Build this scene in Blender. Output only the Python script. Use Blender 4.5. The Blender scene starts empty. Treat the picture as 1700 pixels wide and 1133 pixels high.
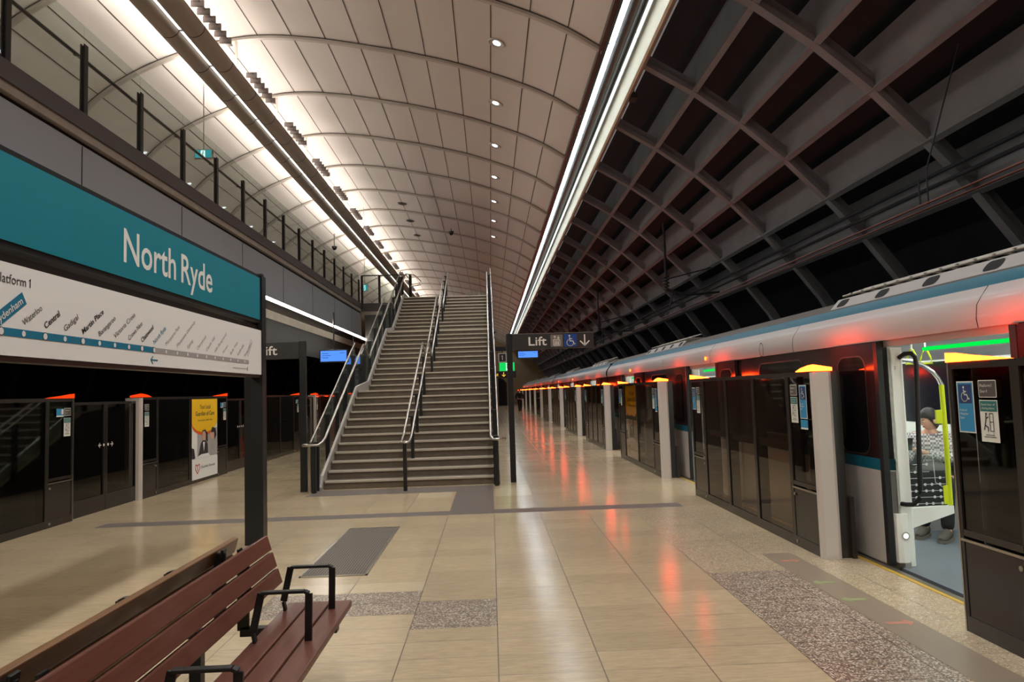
import bpy, math, random
from mathutils import Vector, Matrix
random.seed(4)
SC = bpy.context.scene
COL = SC.collection
PI = math.pi

# ------------------------------------------------------------------ camera, world, exposure
EYE = 1.6
def make_camera():
    F = 1180.0; CX, CY = 850.0, 566.5; VP = (814.5, 651.6); ROLL = 0.0315
    yd = Vector((VP[0]-CX, VP[1]-CY, F)).normalized()      # world Y seen in camera axes (x right, y down, z forward)
    a, b = -ROLL, -1.0
    up = Vector((a, b, -(a*yd[0]+b*yd[1])/yd[2])).normalized()
    rt = yd.cross(up)
    if rt[0] < 0: rt = -rt
    cam = bpy.data.cameras.new('camera'); ob = bpy.data.objects.new('camera', cam); COL.objects.link(ob)
    cam.sensor_width = 36.0; cam.lens = 36.0*F/1700.0; cam.clip_start = 0.05; cam.clip_end = 400
    # columns of the world matrix: camera x, y(up), z(back) expressed in world axes
    ax = Vector((rt[0], yd[0], up[0])); ad = Vector((rt[1], yd[1], up[1])); az = Vector((rt[2], yd[2], up[2]))
    M = Matrix((( ax[0], -ad[0], -az[0], 0), (ax[1], -ad[1], -az[1], 0), (ax[2], -ad[2], -az[2], EYE), (0, 0, 0, 1)))
    ob.matrix_world = M
    SC.camera = ob
make_camera()
W = bpy.data.worlds.new('world'); SC.world = W; W.use_nodes = True
W.node_tree.nodes['Background'].inputs[0].default_value = (0.9, 0.85, 0.8, 1)
W.node_tree.nodes['Background'].inputs[1].default_value = 0.05
SC.view_settings.view_transform = 'Standard'; SC.view_settings.look = 'None'
SC.view_settings.exposure = 1.85; SC.view_settings.gamma = 1.0; SC.view_settings.use_curve_mapping = False

Y_NEAR, Y_FAR = -6.0, 95.0
STRIP_E, FASCIA_E, UP_E, LAMP_E, DOWN_E = 4.0, 8.0, 6.5, 12.0, 4.0
SPOT_W = 150.0

# ------------------------------------------------------------------ materials
def lin(c):
    return tuple(((v/255)/12.92 if v/255 <= 0.04045 else ((v/255+0.055)/1.055)**2.4) for v in c) + (1.0,)
def pbr(name, rgb, rough=0.5, metal=0.0, spec=0.5, noise=0.0, nscale=6.0, bump=0.0, stretch=(1,1,1), coat=0.0):
    m = bpy.data.materials.new(name); m.use_nodes = True; nt = m.node_tree; b = nt.nodes['Principled BSDF']
    b.inputs['Base Color'].default_value = lin(rgb); b.inputs['Roughness'].default_value = rough
    b.inputs['Metallic'].default_value = metal; b.inputs['Specular IOR Level'].default_value = spec
    b.inputs['Coat Weight'].default_value = coat; b.inputs['Coat Roughness'].default_value = 0.08
    if noise or bump:
        tc = nt.nodes.new('ShaderNodeTexCoord'); mp = nt.nodes.new('ShaderNodeMapping'); mp.inputs['Scale'].default_value = stretch
        nz = nt.nodes.new('ShaderNodeTexNoise'); nz.inputs['Scale'].default_value = nscale; nz.inputs['Detail'].default_value = 6
        nt.links.new(tc.outputs['Object'], mp.inputs[0]); nt.links.new(mp.outputs[0], nz.inputs['Vector'])
        if noise:
            mx = nt.nodes.new('ShaderNodeMix'); mx.data_type = 'RGBA'
            c = lin(rgb)
            mx.inputs[6].default_value = tuple(v*(1-noise) for v in c[:3])+(1,); mx.inputs[7].default_value = tuple(min(1, v*(1+noise)) for v in c[:3])+(1,)
            nt.links.new(nz.outputs[0], mx.inputs[0]); nt.links.new(mx.outputs[2], b.inputs['Base Color'])
        if bump:
            bp = nt.nodes.new('ShaderNodeBump'); bp.inputs['Strength'].default_value = bump; bp.inputs['Distance'].default_value = 0.01
            nt.links.new(nz.outputs[0], bp.inputs['Height']); nt.links.new(bp.outputs[0], b.inputs['Normal'])
    return m
def emit(name, rgb, strength):
    m = bpy.data.materials.new(name); m.use_nodes = True; nt = m.node_tree; nt.nodes.remove(nt.nodes['Principled BSDF'])
    e = nt.nodes.new('ShaderNodeEmission'); e.inputs[0].default_value = lin(rgb); e.inputs[1].default_value = strength
    nt.links.new(e.outputs[0], nt.nodes['Material Output'].inputs[0]); return m
def glassmat(name, tint, refl=1.0, rough=0.02, ior=1.5, haze=0.0, hazecol=(200,210,205)):
    m = bpy.data.materials.new(name); m.use_nodes = True; nt = m.node_tree; nt.nodes.remove(nt.nodes['Principled BSDF'])
    t = nt.nodes.new('ShaderNodeBsdfTransparent'); t.inputs[0].default_value = tuple(tint)+(1,)
    g = nt.nodes.new('ShaderNodeBsdfGlossy'); g.inputs['Roughness'].default_value = rough; g.inputs[0].default_value = (refl, refl, refl, 1)
    f = nt.nodes.new('ShaderNodeFresnel'); f.inputs[0].default_value = ior
    mx = nt.nodes.new('ShaderNodeMixShader'); L = nt.links.new
    src = t.outputs[0]
    if haze:
        d = nt.nodes.new('ShaderNodeBsdfDiffuse'); d.inputs[0].default_value = lin(hazecol)
        m2 = nt.nodes.new('ShaderNodeMixShader'); m2.inputs[0].default_value = haze
        L(t.outputs[0], m2.inputs[1]); L(d.outputs[0], m2.inputs[2]); src = m2.outputs[0]
    ge = nt.nodes.new('ShaderNodeNewGeometry'); k1 = nt.nodes.new('ShaderNodeMath'); k1.operation = 'SUBTRACT'; k1.inputs[0].default_value = 1.0; L(ge.outputs['Backfacing'], k1.inputs[1])
    k2 = nt.nodes.new('ShaderNodeMath'); k2.operation = 'MULTIPLY'; L(f.outputs[0], k2.inputs[0]); L(k1.outputs[0], k2.inputs[1])
    L(k2.outputs[0], mx.inputs[0]); L(src, mx.inputs[1]); L(g.outputs[0], mx.inputs[2]); L(mx.outputs[0], nt.nodes['Material Output'].inputs[0])
    return m

def stone(name, base, rough, joint_x=0.6, joint_y=0.3, var=0.12, streak=0.18, jcol=(84,70,54), speck=None):
    """honed stone paving: tiles 0.6 x 0.3, thin joints, streaks along X, optional speckle"""
    m = bpy.data.materials.new(name); m.use_nodes = True; nt = m.node_tree; b = nt.nodes['Principled BSDF']; N = nt.nodes.new; L = nt.links.new; b.inputs['Specular IOR Level'].default_value = 0.45
    def math_(op, a, c=None, clamp=False):
        n = N('ShaderNodeMath'); n.operation = op; n.use_clamp = clamp
        for i, v in enumerate((a, c)):
            if v is None: continue
            if isinstance(v, (int, float)): n.inputs[i].default_value = v
            else: L(v, n.inputs[i])
        return n.outputs[0]
    tc = N('ShaderNodeTexCoord'); sp = N('ShaderNodeSeparateXYZ'); L(tc.outputs['Object'], sp.inputs[0])
    gx = math_('DIVIDE', sp.outputs[0], joint_x); gy = math_('DIVIDE', math_('ADD', sp.outputs[1], 0.05), joint_y)
    fx = math_('FLOOR', gx); fy = math_('FLOOR', gy)
    cb = N('ShaderNodeCombineXYZ'); L(fx, cb.inputs[0]); L(fy, cb.inputs[1])
    wn = N('ShaderNodeTexWhiteNoise'); L(cb.outputs[0], wn.inputs['Vector'])
    mp = N('ShaderNodeMapping'); mp.inputs['Scale'].default_value = (1.0, 6.0, 1.0); L(tc.outputs['Object'], mp.inputs[0])
    ad = N('ShaderNodeVectorMath'); ad.operation = 'ADD'; L(mp.outputs[0], ad.inputs[0])
    sc_ = N('ShaderNodeVectorMath'); sc_.operation = 'SCALE'; sc_.inputs['Scale'].default_value = 17.0; L(wn.outputs['Color'], sc_.inputs[0]); L(sc_.outputs[0], ad.inputs[1])
    nz = N('ShaderNodeTexNoise'); nz.inputs['Scale'].default_value = 8.0; nz.inputs['Detail'].default_value = 8; nz.inputs['Roughness'].default_value = 0.65; L(ad.outputs[0], nz.inputs['Vector'])
    big = N('ShaderNodeTexNoise'); big.inputs['Scale'].default_value = 0.5; L(tc.outputs['Object'], big.inputs['Vector'])
    val = math_('ADD', math_('MULTIPLY', math_('SUBTRACT', wn.outputs['Value'], 0.5), var), math_('MULTIPLY', math_('SUBTRACT', nz.outputs[0], 0.5), streak*2))
    val = math_('ADD', val, math_('MULTIPLY', math_('SUBTRACT', big.outputs[0], 0.5), 0.25))
    val = math_('ADD', val, 1.0)
    col = N('ShaderNodeVectorMath'); col.operation = 'SCALE'; col.inputs[0].default_value = lin(base)[:3]; L(val, col.inputs['Scale'])
    cur = col.outputs[0]
    if speck:
        vo = N('ShaderNodeTexVoronoi'); vo.inputs['Scale'].default_value = 110.0; L(tc.outputs['Object'], vo.inputs['Vector'])
        sx = N('ShaderNodeSeparateColor'); L(vo.outputs['Color'], sx.inputs[0])
        for thr, c2, ch in ((speck[0], speck[1], 0), (speck[2], speck[3], 1)):
            k = math_('GREATER_THAN', sx.outputs[ch], thr)
            mm = N('ShaderNodeMix'); mm.data_type = 'RGBA'; L(k, mm.inputs[0]); L(cur, mm.inputs[6]); mm.inputs[7].default_value = lin(c2); cur = mm.outputs[2]
    dx = math_('ABSOLUTE', math_('SUBTRACT', math_('FRACT', gx), 0.5)); dy = math_('ABSOLUTE', math_('SUBTRACT', math_('FRACT', gy), 0.5))
    jx = math_('GREATER_THAN', dx, 0.5-0.0035/joint_x); jy = math_('MULTIPLY', math_('GREATER_THAN', dy, 0.5-0.003/joint_y), 0.75)
    jm = math_('MAXIMUM', math_('MULTIPLY', jx, 0.8), jy)
    mm = N('ShaderNodeMix'); mm.data_type = 'RGBA'; L(jm, mm.inputs[0]); L(cur, mm.inputs[6]); mm.inputs[7].default_value = lin(jcol)
    L(mm.outputs[2], b.inputs['Base Color'])
    rg = math_('ADD', math_('MULTIPLY', nz.outputs[0], 0.16), rough-0.08); rg = math_('ADD', rg, math_('MULTIPLY', jm, 0.3)); L(rg, b.inputs['Roughness'])
    bp = N('ShaderNodeBump'); bp.inputs['Strength'].default_value = 0.12; bp.inputs['Distance'].default_value = 0.004; L(nz.outputs[0], bp.inputs['Height']); L(bp.outputs[0], b.inputs['Normal'])
    return m
def ribbed(name, base, freq=20.0, axis=0, rough=0.55, contrast=0.35):
    m = bpy.data.materials.new(name); m.use_nodes = True; nt = m.node_tree; b = nt.nodes['Principled BSDF']; N = nt.nodes.new; L = nt.links.new
    tc = N('ShaderNodeTexCoord'); wv = N('ShaderNodeTexWave'); wv.bands_direction = 'XYZ'[axis]; wv.inputs['Scale'].default_value = freq
    L(tc.outputs['Object'], wv.inputs[0]); mx = N('ShaderNodeMix'); mx.data_type = 'RGBA'; c = lin(base)
    mx.inputs[6].default_value = tuple(v*(1-contrast) for v in c[:3])+(1,); mx.inputs[7].default_value = c
    L(wv.outputs[1], mx.inputs[0]); L(mx.outputs[2], b.inputs['Base Color']); b.inputs['Roughness'].default_value = rough
    bp = N('ShaderNodeBump'); bp.inputs['Strength'].default_value = 0.4; bp.inputs['Distance'].default_value = 0.006; L(wv.outputs[1], bp.inputs['Height']); L(bp.outputs[0], b.inputs['Normal'])
    return m
def mesh_mat(name, base, hole, freq=55.0):
    m = bpy.data.materials.new(name); m.use_nodes = True; nt = m.node_tree; b = nt.nodes['Principled BSDF']; N = nt.nodes.new; L = nt.links.new
    tc = N('ShaderNodeTexCoord'); vo = N('ShaderNodeTexChecker'); vo.inputs['Scale'].default_value = freq
    vo.inputs[1].default_value = lin(base); vo.inputs[2].default_value = lin(hole)
    mp = N('ShaderNodeMapping'); mp.inputs['Rotation'].default_value = (0, 0, PI/4); mp.inputs['Location'].default_value = (0, 0, 0.3)
    L(tc.outputs['Object'], mp.inputs[0]); L(mp.outputs[0], vo.inputs[0]); L(vo.outputs[0], b.inputs['Base Color']); b.inputs['Roughness'].default_value = 0.5
    return m
def check_mat(name, a, c, s=26.0):
    m = pbr(name, a, 0.9); nt = m.node_tree; N = nt.nodes.new; L = nt.links.new
    tc = N('ShaderNodeTexCoord'); ch = N('ShaderNodeTexChecker'); ch.inputs['Scale'].default_value = s; ch.inputs[1].default_value = lin(a); ch.inputs[2].default_value = lin(c)
    L(tc.outputs['Object'], ch.inputs[0]); L(ch.outputs[0], nt.nodes['Principled BSDF'].inputs['Base Color']); return m
def wood(name, rgb, dark, rough=0.42):
    m = pbr(name, rgb, rough, coat=0.15); nt = m.node_tree; N = nt.nodes.new; L = nt.links.new; b = nt.nodes['Principled BSDF']
    tc = N('ShaderNodeTexCoord'); mp = N('ShaderNodeMapping'); mp.inputs['Scale'].default_value = (22, 1.2, 22); nz = N('ShaderNodeTexNoise'); nz.inputs['Scale'].default_value = 2.5; nz.inputs['Detail'].default_value = 7
    L(tc.outputs['Object'], mp.inputs[0]); L(mp.outputs[0], nz.inputs['Vector']); mx = N('ShaderNodeMix'); mx.data_type = 'RGBA'
    mx.inputs[6].default_value = lin(dark); mx.inputs[7].default_value = lin(rgb); L(nz.outputs[0], mx.inputs[0]); L(mx.outputs[2], b.inputs['Base Color']); return m

M = {}
M['stone'] = stone('floor_stone', (196,176,142), 0.15, var=0.14, streak=0.32)
M['stone_pale'] = stone('floor_stone_pale', (208,190,156), 0.18)
M['speckle'] = stone('floor_speckled', (150,132,112), 0.32, streak=0.05, speck=(0.66, (214,202,182), 0.72, (104,92,80)))
M['speckle_light'] = stone('floor_speckled_light', (186,168,138), 0.24, streak=0.14, speck=(0.86, (214,200,172), 0.92, (150,132,108)))
M['tactile'] = ribbed('tactile_strip', (122,110,100), 60.0, 0, 0.5)
M['tactile_y'] = ribbed('tactile_plate', (120,108,98), 60.0, 0, 0.5)
M['grille'] = mesh_mat('perforated_grille', (128,118,104), (48,42,36))
M['edge_yellow'] = pbr('platform_edge_yellow', (196,160,60), 0.5)
M['vault'] = pbr('vault_panel', (198,194,189), 0.6, noise=0.02, nscale=1.0)
M['joint'] = pbr('vault_joint', (70,62,56), 0.8)
M['rib'] = pbr('vault_rib_metal', (176,170,162), 0.45, 0.3)
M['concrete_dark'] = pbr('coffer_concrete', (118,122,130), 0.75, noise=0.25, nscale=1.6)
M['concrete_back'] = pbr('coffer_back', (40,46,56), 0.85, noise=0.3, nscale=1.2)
M['beige'] = pbr('beige_fascia', (204,198,176), 0.6)
M['metal_dark'] = pbr('dark_trough_metal', (62,58,54), 0.35, 0.4)
M['trough'] = pbr('trough_brown_metal', (176,170,160), 0.5)
M['fascia'] = pbr('mezzanine_grey_panel', (160,165,170), 0.42, 0.2, noise=0.05, nscale=0.7)
M['fascia_band'] = pbr('mezzanine_dark_band', (92,88,90), 0.5, 0.2)
M['concrete_pale'] = pbr('pale_concrete', (168,160,148), 0.8, noise=0.2, nscale=5.0)
M['gapblack'] = pbr('black_gap', (14,13,13), 0.8)
M['void'] = pbr('tunnel_black', (16,15,16), 0.9)
M['bulk'] = pbr('bulkhead_glossy_grey', (40,39,39), 0.6, spec=0.2)
M['postgrey'] = pbr('charcoal_steel', (38,40,42), 0.35, 0.2)
M['steel'] = pbr('brushed_stainless', (190,185,176), 0.28, 1.0)
M['chrome'] = pbr('chrome', (215,215,215), 0.12, 1.0)
M['glass'] = glassmat('balustrade_glass', (0.91,0.95,0.92), 0.4, haze=0.05)
M['barglass'] = glassmat('barrier_tinted_glass', (0.80,0.73,0.65), 1.0, 0.03, 1.5)
M['barglass_dark'] = glassmat('barrier_dark_glass', (0.42,0.38,0.34), 1.0, 0.03, 1.5)
M['barframe'] = pbr('barrier_dark_frame', (44,39,36), 0.22, 0.0, 0.6)
M['silver'] = pbr('barrier_silver_pillar', (214,206,198), 0.35, 0.15)
M['lamp'] = emit('orange_lamp', (255,50,10), LAMP_E)
M['step'] = pbr('stair_stone', (116,104,88), 0.6, noise=0.3, nscale=9.0)
M['nosing'] = pbr('stair_nosing', (206,196,176), 0.5, noise=0.12, nscale=14.0)
M['stringer'] = pbr('stair_stringer', (204,198,188), 0.4, 0.5)
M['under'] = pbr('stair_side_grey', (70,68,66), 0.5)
M['teal'] = pbr('sign_teal', (4,130,146), 0.45)
M['white'] = pbr('sign_white', (244,242,234), 0.5)
M['lineblue'] = pbr('map_line_teal', (12,120,150), 0.5)
M['ink'] = pbr('ink_dark', (52,50,50), 0.6)
M['inkgrey'] = pbr('ink_grey', (168,164,158), 0.6)
M['textwhite'] = pbr('lettering_white', (240,238,228), 0.5)
M['signdark'] = pbr('sign_charcoal', (50,50,48), 0.45)
M['taupe'] = pbr('pictogram_taupe', (128,118,108), 0.5)
M['blue'] = pbr('pictogram_blue', (22,74,150), 0.5)
M['navy'] = pbr('sticker_navy', (30,56,104), 0.5)
M['cyan'] = pbr('sticker_cyan', (48,136,180), 0.5)
M['stgreen'] = pbr('sticker_teal_green', (38,108,104), 0.5)
M['stgrey'] = pbr('sticker_grey', (82,76,70), 0.5)
M['stwhite'] = pbr('sticker_white', (222,220,208), 0.5)
M['screen'] = emit('screen_blue', (90,150,255), 0.30)
M['screen_line'] = emit('screen_text', (50,90,190), 0.2)
M['exitgreen'] = emit('exit_green', (20,205,90), 0.32)
M['exitteal'] = emit('exit_teal', (50,180,190), 0.22)
M['exitwhite'] = emit('exit_white', (235,255,240), 0.5)
M['yellowtext'] = emit('way_out_yellow', (240,190,60), 0.4)
M['strip'] = emit('cool_light_strip', (235,248,255), STRIP_E)
M['strip_warm'] = emit('white_light_strip', (255,246,232), FASCIA_E)
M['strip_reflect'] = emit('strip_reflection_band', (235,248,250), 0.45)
M['strip_trough'] = emit('trough_strip', (255,248,240), 1.2)
M['uplight_left'] = emit('uplight_left', (255,244,232), UP_E*2.5)
M['uplight'] = emit('uplight', (255,240,230), UP_E)
M['down'] = emit('downlight', (235,248,255), DOWN_E)
M['wood_red'] = wood('bench_timber_red', (122,72,54), (84,44,34))
M['wood_ochre'] = wood('bench_timber_ochre', (140,96,48), (92,58,26))
M['black'] = pbr('black_metal', (28,28,28), 0.4, 0.2)
M['poster_y'] = pbr('poster_yellow', (250,196,28), 0.5)
M['poster_o'] = pbr('poster_orange', (228,96,34), 0.5)
M['poster_bg'] = pbr('poster_grey', (176,170,166), 0.5)
M['poster_w'] = pbr('poster_white', (236,234,228), 0.5)
M['skin'] = pbr('skin', (214,164,138), 0.55)
M['hair'] = pbr('dark_hair', (30,24,24), 0.5)
M['suit'] = pbr('dark_suit_print', (36,34,40), 0.6)
M['red'] = pbr('logo_red', (196,44,44), 0.5)
M['tr_silver'] = pbr('train_silver', (172,165,160), 0.42, 0.1, coat=0.15)
M['tr_white'] = pbr('train_lower_white', (188,184,178), 0.35, 0.1)
M['tr_teal'] = pbr('train_teal', (14,92,112), 0.4)
M['tr_dark'] = pbr('train_window_band', (44,26,26), 0.16, 0.0, 0.7)
M['tr_glass'] = glassmat('train_window_glass', (0.10,0.09,0.09), 1.0, 0.02, 1.5)
M['tr_roof'] = ribbed('train_corrugated_roof', (120,112,104), 9.0, 2, 0.5, 0.5)
M['rubber'] = pbr('rubber_black', (16,15,15), 0.5)
M['int_wall'] = pbr('train_interior_white', (240,242,234), 0.35)
M['int_grey'] = pbr('train_interior_grey', (150,148,150), 0.4)
M['int_floor'] = pbr('train_floor_blue_grey', (104,112,120), 0.5, noise=0.15, nscale=40)
M['int_light'] = emit('train_ceiling_light', (245,252,246), 6.0)
M['int_dark'] = pbr('train_far_window', (22,24,34), 0.12)
M['greenled'] = emit('green_led', (2,190,60), 0.5)
M['yellow'] = pbr('grab_yellow', (206,222,20), 0.35)
M['seat'] = pbr('seat_navy', (34,42,60), 0.8)
M['pattern'] = pbr('screen_black_print', (26,26,30), 0.3)
M['dotwhite'] = pbr('screen_white_dot', (205,210,210), 0.4)
M['shirt'] = check_mat('checked_shirt', (214,208,208), (134,124,130), 44.0)
M['trouser'] = pbr('black_trousers', (24,23,25), 0.85)
M['bag'] = pbr('grey_bag', (92,88,90), 0.8)
M['shoe'] = pbr('grey_sneaker', (84,76,68), 0.8)
M['sole'] = pbr('sneaker_sole', (112,106,98), 0.7)
M['coat'] = pbr('black_coat', (16,15,17), 0.85)
M['phone'] = pbr('black_phone', (18,18,20), 0.2)
M['ballast'] = pbr('track_bed', (40,37,34), 0.9, noise=0.4, nscale=12)
M['rail'] = pbr('rail_steel', (110,100,92), 0.35, 0.9)
M['gull'] = pbr('platform_edge_metal', (150,142,130), 0.35, 0.8)
M['arrow_g'] = pbr('floor_arrow_green', (150,160,112), 0.6)
M['arrow_r'] = pbr('floor_arrow_red', (186,132,108), 0.6)
M['decal'] = pbr('floor_decal_grey', (146,132,112), 0.4)
M['wire'] = pbr('copper_wire', (120,70,58), 0.4, 0.7)
M['louvre'] = pbr('louvre_dark', (70,62,58), 0.5)
M['screw'] = pbr('lock_disc', (170,164,150), 0.35, 0.8)
M['tunwall'] = pbr('end_wall_beige', (150,128,96), 0.7, noise=0.1)

# ------------------------------------------------------------------ mesh builder
class Frame:
    def __init__(s, O, U, V):
        s.O = Vector(O); s.U = Vector(U); s.V = Vector(V); s.N = s.U.cross(s.V)
    def p(s, u, v, d=0.0): return s.O + s.U*u + s.V*v + s.N*d
    def sub(s, u, v, d=0.0, ang=0.0):
        c, n = math.cos(ang), math.sin(ang)
        return Frame(s.p(u, v, d), s.U*c+s.V*n, s.V*c-s.U*n)
class MB:
    def __init__(s): s.v = []; s.f = []; s.m = []; s.s = []
    def add(s, vs, fs, m=0, smooth=False):
        b = len(s.v); s.v += [tuple(v) for v in vs]
        for f in fs: s.f.append(tuple(i+b for i in f)); s.m.append(m); s.s.append(smooth)
        return s
    def box(s, x0, x1, y0, y1, z0, z1, m=0):
        if x0 > x1: x0, x1 = x1, x0
        if y0 > y1: y0, y1 = y1, y0
        if z0 > z1: z0, z1 = z1, z0
        v = [(x0,y0,z0),(x1,y0,z0),(x1,y1,z0),(x0,y1,z0),(x0,y0,z1),(x1,y0,z1),(x1,y1,z1),(x0,y1,z1)]
        return s.add(v, [(0,3,2,1),(4,5,6,7),(0,1,5,4),(1,2,6,5),(2,3,7,6),(3,0,4,7)], m)
    def quad(s, a, b, c, d, m=0): return s.add([a,b,c,d], [(0,1,2,3)], m)
    def prism(s, poly, axis, a, b, m=0, smooth=False):
        """poly: 2D points; axis 0: (y,z) extruded in x, 1: (x,z) in y, 2: (x,y) in z"""
        def P(p, t): return ((t,p[0],p[1]),(p[0],t,p[1]),(p[0],p[1],t))[axis]
        n = len(poly); v = [P(p,a) for p in poly]+[P(p,b) for p in poly]
        s.add(v, [(i,(i+1)%n,(i+1)%n+n,i+n) for i in range(n)], m, smooth)
        return s.add(v, [tuple(range(n))[::-1], tuple(range(n,2*n))], m)
    def ribbon(s, pts, y0, y1, m=0, smooth=True):
        """open (x,z) polyline swept along y"""
        n = len(pts); v = [(p[0],y0,p[1]) for p in pts]+[(p[0],y1,p[1]) for p in pts]
        return s.add(v, [(i,i+1,i+1+n,i+n) for i in range(n-1)], m, smooth)
    def tube(s, pts, r, n=8, m=0, cap=True, closed=False):
        pts = [Vector(p) for p in pts]; k = len(pts); rings = []
        for i, p in enumerate(pts):
            if closed: d = pts[(i+1)%k]-pts[i-1]
            else: d = (pts[min(i+1,k-1)]-pts[max(i-1,0)])
            d.normalize(); ref = Vector((0,0,1)) if abs(d.z) < 0.93 else Vector((1,0,0))
            a = d.cross(ref).normalized(); b = d.cross(a)
            rr = r[i] if isinstance(r, (list, tuple)) else r
            rings.append([p+(a*math.cos(2*PI*j/n)+b*math.sin(2*PI*j/n))*rr for j in range(n)])
        v = [q for R_ in rings for q in R_]; f = []
        for i in range(k if closed else k-1):
            for j in range(n): f.append((i*n+j, i*n+(j+1)%n, ((i+1)%k)*n+(j+1)%n, ((i+1)%k)*n+j))
        s.add(v, f, m, True)
        if cap and not closed: s.add(rings[0], [tuple(range(n))], m); s.add(rings[-1], [tuple(range(n))[::-1]], m)
        return s
    def cyl(s, c, axis, r, h, n=20, m=0, r2=None):
        c = Vector(c); d = [Vector((1,0,0)),Vector((0,1,0)),Vector((0,0,1))][axis]
        return s.tube([c, c+d*h], [r, r if r2 is None else r2], n, m)
    def bar(s, a, b, w, h, m=0, upv=(0,0,1)):
        a, b = Vector(a), Vector(b); d = (b-a).normalized(); u = Vector(upv); x = d.cross(u)
        if x.length < 1e-4: x = d.cross(Vector((0,1,0)))
        x.normalize(); u = x.cross(d)
        v = [p+x*i*w/2+u*j*h/2 for p in (a,b) for i,j in ((-1,-1),(1,-1),(1,1),(-1,1))]
        return s.add(v, [(0,1,2,3),(7,6,5,4),(0,4,5,1),(1,5,6,2),(2,6,7,3),(3,7,4,0)], m)
    def ell(s, c, r, m=0, n=16, k=10, rot=None):
        c = Vector(c); v = []; f = []
        for i in range(k+1):
            t = PI*i/k
            for j in range(n):
                a = 2*PI*j/n; p = Vector((r[0]*math.sin(t)*math.cos(a), r[1]*math.sin(t)*math.sin(a), r[2]*math.cos(t)))
                if rot: p = rot @ p
                v.append(c+p)
        for i in range(k):
            for j in range(n): f.append((i*n+j,(i+1)*n+j,(i+1)*n+(j+1)%n,i*n+(j+1)%n))
        return s.add(v, f, m, True)
    # flat work in a frame
    def frect(s, F, u0, u1, v0, v1, m=0, d=0.002): return s.add([F.p(u0,v0,d),F.p(u1,v0,d),F.p(u1,v1,d),F.p(u0,v1,d)], [(0,1,2,3)], m)
    def fpoly(s, F, pts, m=0, d=0.002): return s.add([F.p(a,b,d) for a,b in pts], [tuple(range(len(pts)))], m)
    def fdisc(s, F, u, v, r, m=0, d=0.002, n=20): return s.fpoly(F, [(u+r*math.cos(2*PI*i/n), v+r*math.sin(2*PI*i/n)) for i in range(n)], m, d)
    def fstroke(s, F, pts, w, m=0, d=0.002):
        for (a, b) in zip(pts[:-1], pts[1:]):
            dx, dy = b[0]-a[0], b[1]-a[1]; l = math.hypot(dx, dy) or 1; nx, ny = -dy/l*w/2, dx/l*w/2
            s.fpoly(F, [(a[0]+nx,a[1]+ny),(a[0]-nx,a[1]-ny),(b[0]-nx,b[1]-ny),(b[0]+nx,b[1]+ny)][::-1], m, d)
        for p in pts[1:-1]: s.fdisc(F, p[0], p[1], w/2, m, d, 8)
        return s
    def fbox(s, F, u0, u1, v0, v1, d0, d1, m=0):
        v = [F.p(u,w,d) for d in (d0,d1) for (u,w) in ((u0,v0),(u1,v0),(u1,v1),(u0,v1))]
        return s.add(v, [(0,3,2,1),(4,5,6,7),(0,1,5,4),(1,2,6,5),(2,3,7,6),(3,0,4,7)], m)
    def frr(s, F, u0, u1, v0, v1, r, m=0, d=0.002):
        pts = []
        for cu, cv, a0 in ((u1-r,v1-r,0),(u0+r,v1-r,PI/2),(u0+r,v0+r,PI),(u1-r,v0+r,1.5*PI)):
            pts += [(cu+r*math.cos(a0+i*PI/8), cv+r*math.sin(a0+i*PI/8)) for i in range(5)]
        return s.fpoly(F, pts, m, d)
    def text(s, F, string, u, v, h, w=None, m=0, d=0.003, align='L', bold=0.0):
        """cap height h; w = full width the string is fitted to"""
        vs, fs, bb = text_geo(string, bold)
        sy = h/CAP; sx = sy*0.82 if w is None else w/(bb[1]-bb[0]); wid = (bb[1]-bb[0])*sx
        off = {'L':0,'C':-wid/2,'R':-wid}[align]
        return s.add([F.p(u+off+(x-bb[0])*sx, v+y*sy, d) for x, y in vs], fs, m)
    def build(s, name, mats, parent=None, bevel=0.0, weld=False):
        if not isinstance(mats, (list, tuple)): mats = [mats]
        off = root_loc(parent)
        me = bpy.data.meshes.new(name); me.from_pydata([(v[0]-off[0],v[1]-off[1],v[2]-off[2]) for v in s.v], [], s.f)
        for m in mats: me.materials.append(M[m] if isinstance(m, str) else m)
        me.polygons.foreach_set('material_index', s.m); me.polygons.foreach_set('use_smooth', s.s); me.update()
        o = bpy.data.objects.new(name, me); COL.objects.link(o)
        if parent: o.parent = parent
        if bevel:
            b = o.modifiers.new('edge', 'BEVEL'); b.width = bevel; b.segments = 2; b.limit_method = 'ANGLE'; b.angle_limit = 0.9
        return o
def root_loc(o):
    while o is not None and o.parent is not None: o = o.parent
    return tuple(o.location) if o is not None else (0,0,0)
_TC = {}
def text_geo(string, bold=0.0):
    key = (string, bold)
    if key in _TC: return _TC[key]
    cu = bpy.data.curves.new('t', 'FONT'); cu.body = string; cu.size = 1.0; cu.resolution_u = 3; cu.offset = bold
    ob = bpy.data.objects.new('t', cu); COL.objects.link(ob)
    dg = bpy.context.evaluated_depsgraph_get(); me = ob.evaluated_get(dg).to_mesh()
    vs = [(v.co.x, v.co.y) for v in me.vertices]; fs = [tuple(p.vertices) for p in me.polygons]
    ob.evaluated_get(dg).to_mesh_clear(); bpy.data.objects.remove(ob); bpy.data.curves.remove(cu)
    bb = (min(v[0] for v in vs), max(v[0] for v in vs), min(v[1] for v in vs), max(v[1] for v in vs))
    _TC[key] = (vs, fs, bb); return _TC[key]
CAP = 1.0
CAP = text_geo('H')[2][3]

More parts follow.
